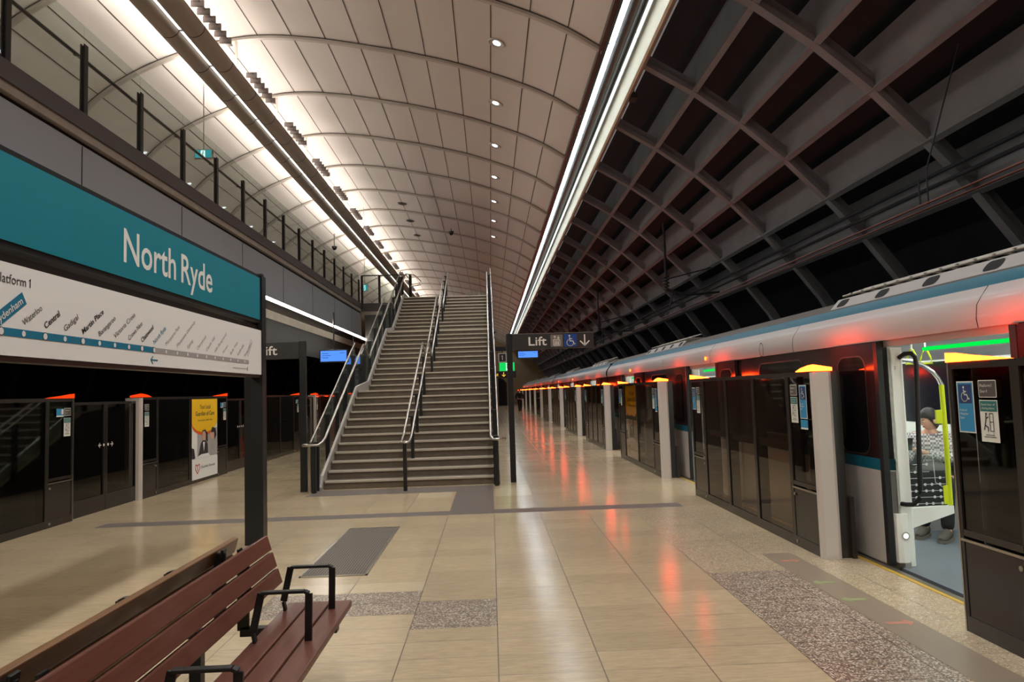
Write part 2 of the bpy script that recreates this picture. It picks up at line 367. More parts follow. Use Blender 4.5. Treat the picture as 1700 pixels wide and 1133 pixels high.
def thing(name, label, cat, loc=(0,0,0), group=None):
    o = bpy.data.objects.new(name, None); o.empty_display_size = 0.2; COL.objects.link(o); o.location = loc
    return tag(o, label, cat, group)
def tag(o, label, cat, group=None, kind=None):
    o['label'] = label; o['category'] = cat
    if group: o['group'] = group
    if kind: o['kind'] = kind
    return o
def struct(o, label=None):
    o['kind'] = 'structure'
    if label: o['label'] = label; o['category'] = 'station building'
    return o
KIDS = {}
def copy_tree(o, parent=None):
    c = o.copy(); COL.objects.link(c)
    if parent: c.parent = parent; c.matrix_parent_inverse = o.matrix_parent_inverse
    for ch in [k for k in o.children]: copy_tree(ch, c)
    return c
ORD = 'first second third fourth fifth sixth seventh eighth ninth tenth eleventh twelfth thirteenth fourteenth fifteenth sixteenth'.split()

# ------------------------------------------------------------------ floor
XL, XR = -5.97, 3.285
def in_(r, x, y): return r[0] <= x < r[1] and r[2] <= y < r[3]
regions = [  # x0,x1,y0,y1,slot
    (-3.05,-0.6,11.75,12.45,3),(-0.6,0.0,9.87,12.45,4),(-0.6,0.0,9.54,9.87,4),(-5.2,2.53,9.54,9.87,3),
    (-0.6,0.0,5.0,5.65,2),(-1.8,-0.6,5.35,5.95,2),(-1.8,-0.6,5.95,6.25,1),(1.8,2.5,-6,6.15,2),(1.8,2.9,6.15,9.5,5),
    (2.97,3.285,-6,95,5),(2.75,2.97,-6,7.2,5),(-0.6,0.0,12.45,13.0,1),(-1.2,-0.65,11.15,11.75,1),(0.03,0.6,11.1,12.3,1),(1.5,2.4,21.0,22.0,1)]
xs = sorted(set([XL, XR]+[v for r in regions for v in r[:2]])); ys = sorted(set([Y_NEAR, Y_FAR]+[v for r in regions for v in r[2:4]]))
mb = MB()
for i in range(len(xs)-1):
    for j in range(len(ys)-1):
        cx, cy = (xs[i]+xs[i+1])/2, (ys[j]+ys[j+1])/2; slot = 0
        for r in regions:
            if in_(r, cx, cy): slot = r[4]; break
        mb.quad((xs[i],ys[j],0),(xs[i+1],ys[j],0),(xs[i+1],ys[j+1],0),(xs[i],ys[j+1],0), slot)
mb.box(XL, XR, Y_NEAR, Y_FAR, -0.25, -0.001, 0)
struct(mb.build('floor', ['stone','stone_pale','speckle','tactile','tactile_y','speckle_light']))
mb = MB(); mb.box(3.285, 3.325, Y_NEAR, Y_FAR, -0.06, 0.004, 0); mb.box(3.325, 3.375, Y_NEAR, Y_FAR, -0.06, 0.006, 1); mb.box(XR-0.02, 3.37, Y_NEAR, Y_FAR, -1.2, -0.07, 2)
mb.box(XL-0.04, XL, Y_NEAR, Y_FAR, -0.06, 0.003, 0); mb.box(XL-0.05, XL+0.02, Y_NEAR, Y_FAR, -1.2, -0.07, 2)
struct(mb.build('trim_1', ['edge_yellow','gull','void']))
mb = MB(); mb.box(3.37, 9.2, Y_NEAR, Y_FAR, -1.35, -1.2, 0); mb.box(-11.0, XL-0.04, Y_NEAR, Y_FAR, -1.35, -1.2, 0)
for x in (4.0, 5.45, -8.9, -7.45): mb.box(x, x+0.07, Y_NEAR, Y_FAR, -1.2, -1.05, 1)
struct(mb.build('ground', ['ballast','rail']))

# ------------------------------------------------------------------ vaulted ceiling
VP_ = [(-9.75,5.0),(-9.72,5.7),(-9.6,6.4),(-9.3,7.25),(-8.8,7.98),(-8.3,8.46),(-7.6,8.9),(-6.8,9.25),(-5.9,9.53),(-4.9,9.67),(-3.75,9.6),(-2.4,9.38),(-1.6,9.22),(-0.5,8.95),(0.6,8.58),(1.5,8.2),(2.23,7.75)]
def resample(P, step):
    dense = []
    for i in range(len(P)-1):
        p0, p1, p2, p3 = P[max(i-1,0)], P[i], P[i+1], P[min(i+2,len(P)-1)]
        for k in range(12):
            t = k/12; dense.append(tuple(0.5*((2*p1[j])+(-p0[j]+p2[j])*t+(2*p0[j]-5*p1[j]+4*p2[j]-p3[j])*t*t+(-p0[j]+3*p1[j]-3*p2[j]+p3[j])*t**3) for j in (0,1)))
    dense.append(P[-1]); dense = dense[::-1]; out = [dense[0]]; acc = 0
    for a, b in zip(dense[:-1], dense[1:]):
        l = math.hypot(b[0]-a[0], b[1]-a[1]); pos = 0
        while acc+(l-pos) >= step:
            t = (pos+step-acc)/l; out.append((a[0]+(b[0]-a[0])*t, a[1]+(b[1]-a[1])*t)); pos += step-acc; acc = 0
        acc += l-pos
    out.append(dense[-1]); return out
joints = resample(VP_, 0.75); fine = resample(VP_, 0.25)
def offs(P, d):
    out = []
    for i, p in enumerate(P):
        a, b = P[max(i-1,0)], P[min(i+1,len(P)-1)]; tx, tz = b[0]-a[0], b[1]-a[1]; l = math.hypot(tx, tz)
        out.append((p[0]+d*tz/l, p[1]-d*tx/l))
    return out
inward = 1 if offs(fine, 0.1)[len(fine)//2][1] < fine[len(fine)//2][1] else -1
mb = MB()
RIBS = [0.45+3*k for k in range(-2, 32)]
for a, b in zip([Y_NEAR]+RIBS, RIBS+[Y_FAR]): mb.ribbon(fine, a, b, 0)
up_ = offs(fine, -0.12*inward); mb.ribbon(up_, Y_NEAR, Y_FAR, 0)
lo_ = offs(joints, 0.006*inward)
for i, (p, q) in enumerate(zip(joints[1:-1], lo_[1:-1])):
    t = (joints[i+2][0]-joints[i][0], joints[i+2][1]-joints[i][1]); l = math.hypot(*t); t = (t[0]/l*0.011, t[1]/l*0.011)
    mb.ribbon([(q[0]-t[0], q[1]-t[1]), (q[0]+t[0], q[1]+t[1])], Y_NEAR, Y_FAR, 1, False)
r1 = offs(fine, 0.07*inward)
for y in RIBS:
    n = len(fine)
    mb.ribbon(r1, y-0.05, y+0.05, 2)
    for yy in (y-0.05, y+0.05):
        v = [(p[0],yy,p[1]) for p in fine]+[(p[0],yy,p[1]) for p in r1]; mb.add(v, [(i,i+1,i+1+n,i+n) for i in range(n-1)], 2)
    mb.ribbon(offs(fine, 0.012*inward), y-0.085, y+0.085, 1)
struct(mb.build('ceiling', ['vault','joint','rib']))

# ------------------------------------------------------------------ light cove and beige fascia on the right edge of the vault
mb = MB()
mb.box(2.14, 2.22, Y_NEAR, Y_FAR, 7.70, 7.95, 1)
mb.ribbon([(2.20,7.80),(2.23,7.64),(2.25,7.63)], Y_NEAR, Y_FAR, 1, False)
mb.ribbon([(2.37,7.70),(2.42,7.62),(2.52,7.62),(2.58,7.68)], Y_NEAR, Y_FAR, 1)
mb.ribbon([(2.24,7.74),(2.30,7.90),(2.75,7.93)], Y_NEAR, Y_FAR, 1, False)
mb.prism([(2.75,7.95),(2.75,7.17),(2.79,7.15),(3.0,7.45),(3.02,7.60),(3.02,8.1),(2.3,8.1),(2.3,7.95)], 1, Y_NEAR, Y_FAR, 0)
for k in range(60): mb.cyl((2.47, Y_NEAR+1.5*k+0.7, 7.612), 2, 0.012, 0.01, 6, 2)
struct(mb.build('trim_2', ['beige','metal_dark','chrome']))
mb = MB(); y = Y_NEAR
tl = thing('light_strip', 'long cool white light strip along the right edge of the pale vaulted ceiling', 'light', (2.3,Y_NEAR,7.6))
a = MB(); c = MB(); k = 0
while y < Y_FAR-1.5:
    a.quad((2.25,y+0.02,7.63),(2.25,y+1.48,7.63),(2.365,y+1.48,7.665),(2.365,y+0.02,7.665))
    c.quad((2.742,y+0.02,7.84),(2.742,y+1.48,7.84),(2.742,y+1.48,7.70),(2.742,y+0.02,7.70)); y += 1.5  # faint glowing band painted in for the strip's glossy reflection, not a lamp
a.build('light_tube', 'strip', tl); c.build('painted_reflection', 'strip_reflect', tl)
# ------------------------------------------------------------------ dark coffered arch over the right track
CP = [(2.99,7.52),(3.91,6.97),(4.75,6.36),(5.55,5.66),(6.28,4.9),(6.92,4.17),(7.46,3.45),(7.95,2.6),(8.35,1.7),(8.7,0.4),(8.9,-1.2)]
def depth(P, d):   # away from the platform
    out = []
    for i, p in enumerate(P):
        a, b = P[max(i-1,0)], P[min(i+1,len(P)-1)]; tx, tz = b[0]-a[0], b[1]-a[1]; l = math.hypot(tx, tz); out.append((p[0]-d*tz/l, p[1]+d*tx/l))
    return out
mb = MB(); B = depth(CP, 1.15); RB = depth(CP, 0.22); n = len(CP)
for y in [12.66+3*k for k in range(-6, 28)]:
    hw = 0.07
    F1 = depth(CP, 0.09)
    for P0, P1, w in ((CP, F1, 0.085), (F1, RB, 0.045)):
        v = [(p[0],y-w,p[1]) for p in P0]+[(p[0],y+w,p[1]) for p in P0]+[(p[0],y-w,p[1]) for p in P1]+[(p[0],y+w,p[1]) for p in P1]
        for i in range(n-1): mb.add([v[i],v[i+1],v[i+1+n],v[i+n],v[i+2*n],v[i+1+2*n],v[i+1+3*n],v[i+3*n]], [(0,1,2,3),(0,4,5,1),(3,2,6,7),(4,7,6,5)], 0)
for i in range(1, 6):
    p = CP[i]
    mb.prism([(p[0]-0.05,p[1]+0.03),(p[0]+0.04,p[1]-0.01),(p[0]+0.05,p[1]+0.03),(p[0]-0.03,p[1]+0.08)], 1, Y_NEAR, Y_FAR, 0)
    mb.prism([(p[0]+0.0,p[1]+0.05),(p[0]+0.05,p[1]+0.03),(p[0]+0.12,p[1]+0.80),(p[0]+0.07,p[1]+0.80)], 1, Y_NEAR, Y_FAR, 0)
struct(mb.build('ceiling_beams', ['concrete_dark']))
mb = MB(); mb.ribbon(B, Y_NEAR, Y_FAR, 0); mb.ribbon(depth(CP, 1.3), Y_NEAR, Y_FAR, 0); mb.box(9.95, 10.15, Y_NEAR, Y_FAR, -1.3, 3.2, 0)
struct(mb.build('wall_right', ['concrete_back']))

# ------------------------------------------------------------------ mezzanine on the left
MX = -4.6; ME = 25.9
mb = MB()
mb.box(MX-0.05, MX, Y_NEAR, ME, 4.77, 4.97, 1)               # upstand band
mb.box(MX-0.22, MX-0.025, Y_NEAR, ME, 4.67, 4.765, 2)          # pale recessed strip
mb.box(MX-0.25, MX-0.10, Y_NEAR, ME, 4.58, 4.67, 3)
mb.box(MX-0.09, MX-0.03, Y_NEAR, ME+0.05, 3.76, 4.59, 0)
for k in range(-5, 8):
    y = 8.17+2.66*k
    if y > Y_NEAR: mb.box(MX-0.035, MX-0.027, y-0.008, y+0.008, 3.78, 4.58, 3)
mb.box(MX-0.25, MX-0.09, Y_NEAR, ME, 3.80, 4.6, 3)
mb.box(-9.8, MX-0.12, Y_NEAR, ME+14, 4.80, 4.98, 2)          # floor slab
mb.box(-6.1, MX-0.10, Y_NEAR, ME, 3.98, 4.10, 4)             # soffit
mb.box(MX-0.1, -2.95, ME, ME+0.12, 4.68, 4.98, 1); mb.box(MX-0.1, -2.95, ME+0.12, ME+14, 4.70, 4.98, 1)
mb.box(MX-0.1, -2.95, ME-0.02, ME, 4.55, 4.67, 2)
mb.box(MX-0.1, -3.2, ME+1.2, ME+1.35, 0.0, 4.7, 4)
mb.box(-3.0, 0.12, 24.98, 40.0, 4.75, 4.985, 4)
struct(mb.build('wall_mezzanine', ['fascia','fascia_band','concrete_pale','gapblack','under']))
mb = MB()
mb.box(-5.95, -5.85, Y_NEAR, Y_FAR, 3.75, 3.99, 0); mb.box(-5.93, -5.87, Y_NEAR, Y_FAR, 2.95, 3.75, 1)
mb.box(-11.2, -5.9, Y_NEAR, Y_FAR, 4.02, 4.2, 2)
struct(mb.build('wall_bulkhead', ['concrete_pale','bulk','void']))
mb = MB(); mb.box(-11.2, -11.0, Y_NEAR, Y_FAR, -1.3, 4.1, 0)
for k in range(34): mb.prism([(-11.0,-1.2),(-10.8,-1.2),(-10.75,1.5),(-10.3,3.0),(-9.4,4.0),(-11.0,4.0)], 1, -5+3*k, -4.8+3*k, 1)
mb.box(-9.95, -9.75, Y_NEAR, Y_FAR, 4.9, 6.4, 1)
struct(mb.build('wall_left', ['void','concrete_back']))
# end of the hall
mb = MB()
mb.box(-11.2, 10.4, Y_FAR, Y_FAR+0.3, -1.3, 10.2, 0)
mb.box(-2.2, 0.9, Y_FAR-12, Y_FAR-11.6, 0, 3.3, 0); mb.prism([(0.9,0),(1.9,0),(1.9,2.6),(1.5,3.1),(0.9,3.3)], 1, Y_FAR-11.9, Y_FAR-11.8, 1)
mb.box(-11.2, 10.4, Y_NEAR-0.3, Y_NEAR, -1.3, 10.2, 0)
struct(mb.build('wall_end', ['tunwall','gapblack']))
t = thing('light_strip', 'long white light strip under the grey mezzanine fascia on the left', 'light', (MX,Y_NEAR,3.7))
a = MB(); y = Y_NEAR
while y < 27.5:
    a.box(MX-0.09, MX-0.03, y+0.01, min(y+1.49, 27.9), 3.712, 3.755); y += 1.5
a.build('light_tube', 'strip_warm', t)

# ------------------------------------------------------------------ suspended twin trough light
t = thing('suspended_light_trough', 'long brown twin-channel light trough hung under the bright side of the vaulted ceiling', 'light', (-5.8,Y_NEAR,8.7))
for nm, cx in (('channel', -6.03), ('channel', -5.55)):
    a = MB(); pts = [(cx+0.215*math.cos(PI+PI*i/14), 8.86+0.215*math.sin(PI+PI*i/14)) for i in range(15)]
    a.ribbon(pts, Y_NEAR, 93, 0); a.ribbon([(cx-0.20,8.85),(cx+0.20,8.85)], Y_NEAR, 93, 0, False)
    for k in range(65):
        y = Y_NEAR+1.5*k; pp = [(cx+0.218*math.cos(PI+PI*i/14), 8.86+0.218*math.sin(PI+PI*i/14)) for i in range(15)]; a.ribbon(pp, y-0.012, y+0.012, 1)
    a.build(nm, ['trough','gapblack'], t)
a = MB(); b = MB(); u = MB(); ul = MB(); y = Y_NEAR
while y < 92:
    a.quad((-5.815,y+0.03,8.78),(-5.765,y+0.03,8.78),(-5.765,y+1.45,8.78),(-5.815,y+1.45,8.78))
    ul.quad((-6.20,y+0.05,8.93),(-6.12,y+0.05,8.99),(-6.12,y+1.45,8.99),(-6.20,y+1.45,8.93))
    u.quad((-5.46,y+0.05,8.97),(-5.38,y+0.05,8.91),(-5.38,y+1.45,8.91),(-5.46,y+1.45,8.97)); y += 1.5
b.box(-5.84, -5.74, Y_NEAR, 93, 8.80, 8.84)
a.build('light_tube', 'strip_trough', t); b.build('spine', 'metal_dark', t); u.build('uplight', 'uplight', t); ul.build('uplight', 'uplight_left', t)
for k in range(-2, 27):
    y = 15.45+3*k
    if y < Y_NEAR+1 or y > 90: continue
    a = MB(); a.bar((-5.42,y,8.95),(-5.42,y,9.6),0.05,0.03); a.build('hanger', 'stringer', t)
for k in range(-2, 14):
    y = 12.9+3*k; a = MB()
    a.bar((-5.25,y-0.05,9.02),(-5.25,y+1.7,9.02),0.12,0.02)
    for j in range(6): a.box(-5.36,-5.12,y+0.28*j,y+0.28*j+0.03,8.93,9.05)
    a.build('louvre', 'louvre', t)

# ------------------------------------------------------------------ recessed downlights
def vault_z(x):
    for p, q in zip(fine[:-1], fine[1:]):
        if min(p[0],q[0]) <= x <= max(p[0],q[0]) and abs(p[0]-q[0]) > 1e-6: return p[1]+(q[1]-p[1])*(x-p[0])/(q[0]-p[0])
    return 8
def downlight(x, y, lit, label, group=None):
    z = vault_z(x)-0.01; sl = (vault_z(x+0.1)-vault_z(x-0.1))/0.2
    t = thing('ceiling_downlight', label, 'ceiling light', (x,y,z), group)
    Fr = Frame((x,y,z), Vector((0,-1,0)), Vector((-1,0,-sl)).normalized())
    if Fr.N.z > 0: Fr = Frame((x,y,z), Vector((0,1,0)), Vector((-1,0,-sl)).normalized())
    a = MB(); N = 24
    for r0, r1, d0, d1 in ((0.19,0.17,0.0,0.025),(0.17,0.075,0.025,0.0)):
        v = [Fr.p(r*math.cos(2*PI*i/N), r*math.sin(2*PI*i/N), d) for r, d in ((r0,d0),(r1,d1)) for i in range(N)]; a.add(v, [(i,(i+1)%N,(i+1)%N+N,i+N) for i in range(N)], 0, True)
    a.build('bezel', 'rib' if lit else 'metal_dark', t)
    b = MB(); b.fdisc(Fr, 0, 0, 0.075, 0, 0.012); b.build('lens', 'down' if lit else 'gapblack', t)
    if lit:
        ld = bpy.data.lights.new('lamp','SPOT'); ld.energy = SPOT_W; ld.spot_size = math.radians(125); ld.spot_blend = 0.8; ld.shadow_soft_size = 0.3; ld.color = (0.97,0.98,1.0)
        lo = bpy.data.objects.new('lamp', ld); COL.objects.link(lo); lo.parent = t; lo.location = (0,0,-0.05)
for k in range(6):
    downlight(0.33, 16.96+3*k, True, 'lit round downlight in the vaulted ceiling, ' + ['nearest of the row above the stair','second of the lit row','third of the lit row','fourth of the lit row','fifth of the lit row','farthest lit one of the row'][k])
for k in range(1, 8): downlight(0.33, 16.96-3*k, True, 'lit round downlight high overhead at the upper edge of the view, before the visible row', 'downlights overhead before the visible row')
for k in range(3): downlight(-3.45, 29.2+3*k, False, 'unlit dark round recess in the vaulted ceiling, %s of three in line' % ('nearest','middle','farthest')[k])

# cameras
def dome(x, y, z, drop, label):
    t = thing('security_camera', label, 'security camera', (x,y,z))
    a = MB(); a.cyl((x,y,z-drop),2,0.02,drop,8); a.build('stem','metal_dark',t)
    a = MB(); a.cyl((x,y,z-drop-0.06),2,0.12,0.07,16); a.build('housing','metal_dark',t)
    a = MB(); a.ell((x,y,z-drop-0.07),(0.10,0.10,0.10)); a.build('dome','black',t)
dome(-1.6, 32.4, vault_z(-1.6)-0.03, 0.15, 'small dark dome camera hanging from the middle of the vaulted ceiling')
dome(-7.0, 32.6, vault_z(-7.0)-0.05, 0.6, 'small dark dome camera hanging above the mezzanine walkway')
dome(0.45, 60.0, vault_z(0.45)-0.03, 1.9, 'dark pendant speaker-like dome hanging low near the far end of the vault')
t = thing('security_camera', 'small box camera fixed to the beige fascia beside the dark coffers', 'security camera', (3.0,13.6,7.5))
a = MB(); a.box(2.93,3.06,13.5,13.75,7.28,7.40); a.build('housing','metal_dark',t,0.01); a = MB(); a.box(2.98,3.02,13.6,13.64,7.40,7.52); a.build('bracket','black',t)
# ------------------------------------------------------------------ glass balustrade on the mezzanine edge
t = thing('glass_balustrade', 'long glass balustrade with dark posts on the mezzanine edge at left', 'balustrade', (MX,Y_NEAR,4.97))
ps = [9.53+1.335*k for k in range(-9, 13)]; ps = [y for y in ps if y > Y_NEAR+0.3]
for y in ps:
    a = MB(); a.box(MX-0.06, MX-0.045, y-0.04, y+0.04, 4.97, 5.80); a.box(MX-0.02, MX-0.005, y-0.04, y+0.04, 4.97, 5.80); a.box(MX-0.045, MX-0.02, y-0.02, y+0.02, 4.97, 5.78)
    a.build('post', 'postgrey', t, 0.003)
for y0, y1 in zip([Y_NEAR]+ps[:-1], ps):
    a = MB(); a.box(MX-0.040, MX-0.028, y0+0.006, y1-0.006, 4.99, 6.03); a.build('glass_panel', 'glass', t)
a = MB(); a.tube([(MX-0.15,Y_NEAR,5.72),(MX-0.15,ME-0.2,5.72)], 0.022, 8)
a.build('handrail', 'postgrey', t)
for y in ps:
    a = MB(); a.bar((MX-0.05,y,5.66),(MX-0.15,y,5.69),0.03,0.02); a.build('bracket','postgrey',t)
t = thing('glass_balustrade', 'short glass balustrade crossing the end of the mezzanine beside the stair head', 'balustrade', (-3.9,ME,4.98))
for x in (-4.58, -3.95, -3.25):
    a = MB(); a.box(x-0.04, x+0.04, ME-0.03, ME+0.03, 4.98, 6.0); a.build('post', 'postgrey', t, 0.003)
for x0, x1 in ((-4.56,-3.97),(-3.93,-3.27)):
    a = MB(); a.box(x0, x1, ME-0.006, ME+0.006, 5.0, 6.35); a.build('glass_panel', 'glass', t)
a = MB(); a.tube([(-4.58,ME-0.08,5.98),(-3.1,ME-0.08,5.98)],0.022,8); a.build('handrail','postgrey',t)

def exit_sign(Y, x0, x1, z0, z1, label, ztop):
    t = thing('exit_sign', label, 'exit sign', ((x0+x1)/2,Y,z1))
    Fr = Frame((x0,Y,z0),(1,0,0),(0,0,1)); w, h = x1-x0, z1-z0
    a = MB(); a.box(x0-0.02,x1+0.02,Y,Y+0.07,z0-0.02,z1+0.02); a.build('case','rib',t,0.005)
    a = MB(); a.frect(Fr,0,w,0,h,0); a.build('panel','exitteal',t)
    a = MB(); a.frect(Fr,w*0.36,w*0.62,h*0.08,h*0.92,0,0.004); a.fdisc(Fr,w*0.5,h*0.76,h*0.1,1,0.006,12)
    a.fstroke(Fr,[(w*0.5,h*0.65),(w*0.46,h*0.4),(w*0.54,h*0.15)],h*0.12,1,0.006); a.fstroke(Fr,[(w*0.46,h*0.4),(w*0.38,h*0.2)],h*0.1,1,0.006)
    a.fstroke(Fr,[(w*0.4,h*0.5),(w*0.5,h*0.6),(w*0.58,h*0.5)],h*0.08,1,0.006); a.build('pictogram',['exitwhite','exitteal'],t)
    if ztop: a = MB(); a.cyl(((x0+x1)/2,Y+0.03,z1),2,0.012,ztop-z1,8); a.build('rod','rib',t)
exit_sign(16.0, -6.55, -6.18, 7.12, 7.30, 'teal running-figure exit sign hung on a rod above the mezzanine, near one', vault_z(-6.37))
exit_sign(30.0, -5.3, -5.08, 6.05, 6.30, 'small teal exit sign seen through glass beside the stair head', vault_z(-5.2))

# ------------------------------------------------------------------ stair
SX0, SX1 = -2.94, 0.07
Y0, G, R_, L1, L2 = 12.58, 0.2965, 0.1435, 1.24, 1.00
NS = 35
def step_y(k): return Y0+G*k+(L1 if k >= 12 else 0)+(L2 if k >= 24 else 0)
st = thing('staircase', 'wide stone stair rising from the platform to the concourse level', 'staircase', (-1.43,Y0,0))
a = MB(); poly = [(Y0, 0)]
for k in range(NS):
    y = step_y(k); yn = step_y(k+1) if k < NS-1 else y+0.6
    poly += [(y, R_*k), (y, R_*(k+1))]
    a.box(SX0, SX1, y-0.004, yn+0.002, R_*(k+1)-0.045, R_*(k+1), 0)
    a.box(SX0, SX1, y+0.012, y+0.03, R_*k, R_*(k+1)-0.045, 0)
    a.box(SX0+0.02, SX1-0.02, y-0.012, y+0.05, R_*(k+1)-0.03, R_*(k+1)+0.003, 1)
yt = step_y(NS-1)+0.6
a.build('steps', ['step','nosing'], st)
def nose_z(y):  # pitch line through the nosings
    if y <= Y0: return R_*0.4
    for k0, k1 in ((0,11),(12,23),(24,34)):
        ya, yb = step_y(k0), step_y(k1)
        if y < ya: return R_*(k0)+R_*0.4
        if y <= yb: return R_*(k0+1)+(y-ya)/G*R_
    return R_*NS
brk = [Y0, step_y(11), step_y(12), step_y(23), step_y(24), step_y(34), yt]
def pitch(h): return [(y, {0:R_, 1:R_*12, 2:R_*13, 3:R_*24, 4:R_*25, 5:R_*35, 6:R_*35}[i]+h) for i, y in enumerate(brk)]
for x, w in ((SX0-0.05, 0.045), (SX1+0.005, 0.045)):
    a = MB(); P1 = pitch(0.10); P0 = pitch(-0.30); P0[0] = (Y0, -0.0); P1 = [(Y0-0.12, 0.0), (Y0-0.12, 0.06)]+P1
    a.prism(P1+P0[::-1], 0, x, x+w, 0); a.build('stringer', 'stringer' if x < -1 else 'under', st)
a = MB()
for x in (SX0-0.04, SX1-0.01):
    a.prism([(Y0+0.1,0.0)]+[(y,z-0.28) for y,z in pitch(0)][1:]+[(yt,0)], 0, x, x+0.03, 0)
a.build('side_wall', 'under', st)
# posts, glass, handrails
def peaked(h):
    P = pitch(h); out = []
    for i, q in enumerate(P):
        out.append(q)
        if i in (1, 3):
            out.append((q[0]+0.50, q[1]+0.24)); out.append((P[i+1][0]-0.22, q[1]-0.02))
    return out
def rail_path(x, h, y_start, pk=False):
    P = peaked(h) if pk else pitch(h); out = [(x, y_start, P[0][1]-0.12), (x, Y0-0.1, P[0][1]-0.06)] if y_start < Y0-0.15 else []
    out += [(x, y, z) for y, z in P]; out += [(x, yt+0.2, P[-1][1])]
    return out
post_y = {'L': [], 'C': [], 'R': []}
def interp(P, y):
    if y <= P[0][0]: return P[0][1]
    for (ya, za), (yb, zb) in zip(P[:-1], P[1:]):
        if ya <= y <= yb: return za+(zb-za)*(y-ya)/(yb-ya)
    return P[-1][1]
fl = [(Y0-0.1, step_y(11)), (step_y(12)-0.15, step_y(23)), (step_y(24)-0.1, step_y(34)+0.3)]
for a0, b0 in fl:
    for j in range(5): post_y['L'].append(a0+(b0-a0)*j/4); post_y['R'].append(a0+(b0-a0)*j/4)
for a0, b0 in fl:
    for j in range(4): post_y['C'].append(a0+(b0-a0)*(j+0.9)/4)
for x0, x1, key in ((-3.035,-3.015,'L'),(0.045,0.065,'R')):
    for y in post_y[key]:
        z = nose_z(y); a = MB()
        a.box(x0-0.03, x1+0.03, y-0.035, y+0.035, max(0, z-0.25), z+0.78); a.box(x0-0.05, x1+0.05, y-0.02, y+0.02, z+0.72, z+0.78)
        a.build('post', 'postgrey', st, 0.004)
for y in post_y['C']:
    z = nose_z(y); zb = R_*max(0, sum(1 for k in range(NS) if step_y(k) <= y)); a = MB()
    a.box(-1.49, -1.43, y-0.035, y+0.035, zb, z+0.74); a.box(-1.53,-1.39,y-0.02,y+0.02,z+0.72,z+0.75); a.build('post', 'postgrey', st, 0.004)
a = MB(); a.box(-1.50,-1.44,12.06,12.14,0,0.80); a.build('post','postgrey',st,0.004)
a = MB(); a.box(-3.045,-2.975,12.16,12.24,0,0.80); a.build('post','postgrey',st,0.004)
a = MB(); a.box(-3.11,-3.075,12.22,12.30,0,0.80); a.build('end_post','steel',st,0.003)
a = MB(); a.box(0.03,0.10,12.3,12.38,0,0.86); a.build('post','postgrey',st,0.004)
for x, key in ((-3.085, 'L'), (0.105, 'R')):
    def low(y): return max(0.02, (R_+0.485*(y-Y0) if y < Y0 else [z for z in [interp(pitch(-0.05), y)]][0]))
    S = [step_y(k) for k in (0,11,12,23,24,34)]
    flights = [(S[0]-0.33, S[1]+0.50, R_, S[0]), (S[2]-0.22, S[3]+0.50, 13*R_, S[2]), (S[4]-0.22, S[5]+0.30, 25*R_, S[4])]
    for fi, (ya, yb, z0, yr) in enumerate(flights):
        top = lambda y: z0+0.84+(y-yr)*R_/G
        if fi == 0: top = lambda y: z0+0.84+max(y-yr, -0.33)*R_/G*(1 if y > yr else 0.9)
        ncut = 3 if fi < 2 else 2
        for q in range(ncut):
            s0 = ya+(yb-ya)*q/ncut+0.008; s1 = ya+(yb-ya)*(q+1)/ncut-0.008
            pts = [s0]+[b for b in brk if s0 < b < s1]+[s1]
            a = MB(); a.prism([(y, low(y)) for y in pts]+[(y, top(y)) for y in pts[::-1]], 0, x, x+0.012); a.build('glass_panel', 'glass', st)
        a = MB(); a.tube([(x+0.006, y, top(y)+0.012) for y in (ya, yr if fi == 0 else ya+0.01, yb)], 0.015, 8); a.build('glass_capping', 'steel', st)
    for yb, yc, zl in ((S[1]+0.52, S[2]-0.24, 12*R_), (S[3]+0.52, S[4]-0.24, 24*R_)):
        a = MB(); a.prism([(yb,zl-0.05),(yc,zl-0.05),(yc,zl+0.84),(yb,zl+0.84)], 0, x, x+0.012); a.build('glass_panel', 'glass', st)
def wrap(x, dirx, y): return []
a = MB(); P = rail_path(-2.88, 0.82, 12.25, True); a.tube([(-3.16,12.34,0.80),(-3.215,12.27,0.80),(-3.19,12.18,0.80),(-3.05,12.14,0.80),(-2.93,12.17,0.80)]+P, 0.022, 10); a.build('handrail', 'steel', st)
a = MB(); P = rail_path(-1.53, 0.82, 12.25, True); Q = rail_path(-1.39, 0.82, 12.25, True)
a.tube(P[::-1]+[(-1.52,12.1,0.80),(-1.46,12.05,0.80),(-1.40,12.1,0.80)]+Q, 0.02, 10); a.build('handrail', 'steel', st)
a = MB(); P = rail_path(-0.02, 0.82, 12.25, True); a.tube([(0.19,12.4,0.80),(0.225,12.3,0.80),(0.19,12.2,0.80),(0.1,12.14,0.80),(0.02,12.17,0.80)]+P, 0.022, 10); a.build('handrail', 'steel', st)
# landing glass at the stair head
t = thing('glass_balustrade', 'low clear glass balustrade at the top landing behind the stair', 'balustrade', (-1.0,30,4.98))
for x0 in (-0.9,-0.35):
    a = MB(); a.box(x0, x0+0.5, 30, 30.012, 5.0, 5.9); a.build('glass_panel', 'glass', t)
for x0 in (-0.93,-0.38,0.12): a = MB(); a.box(x0, x0+0.03, 29.98, 30.03, 4.985, 5.9); a.build('post', 'steel', t)
t = thing('bollard_post', 'dark post with chrome rail loop standing at the left of the stair head', 'post', (-2.75,25.3,5.0))
a = MB(); a.box(-2.80,-2.70,25.2,25.3,4.985,5.9); a.build('post','postgrey',t,0.004)
a = MB(); a.tube([(-2.85,24.9,5.85),(-2.6,25.2,5.85),(-2.35,25.0,5.60),(-2.35,24.9,5.45),(-2.75,25.2,5.45)],0.02,8); a.build('rail_loop','steel',t)

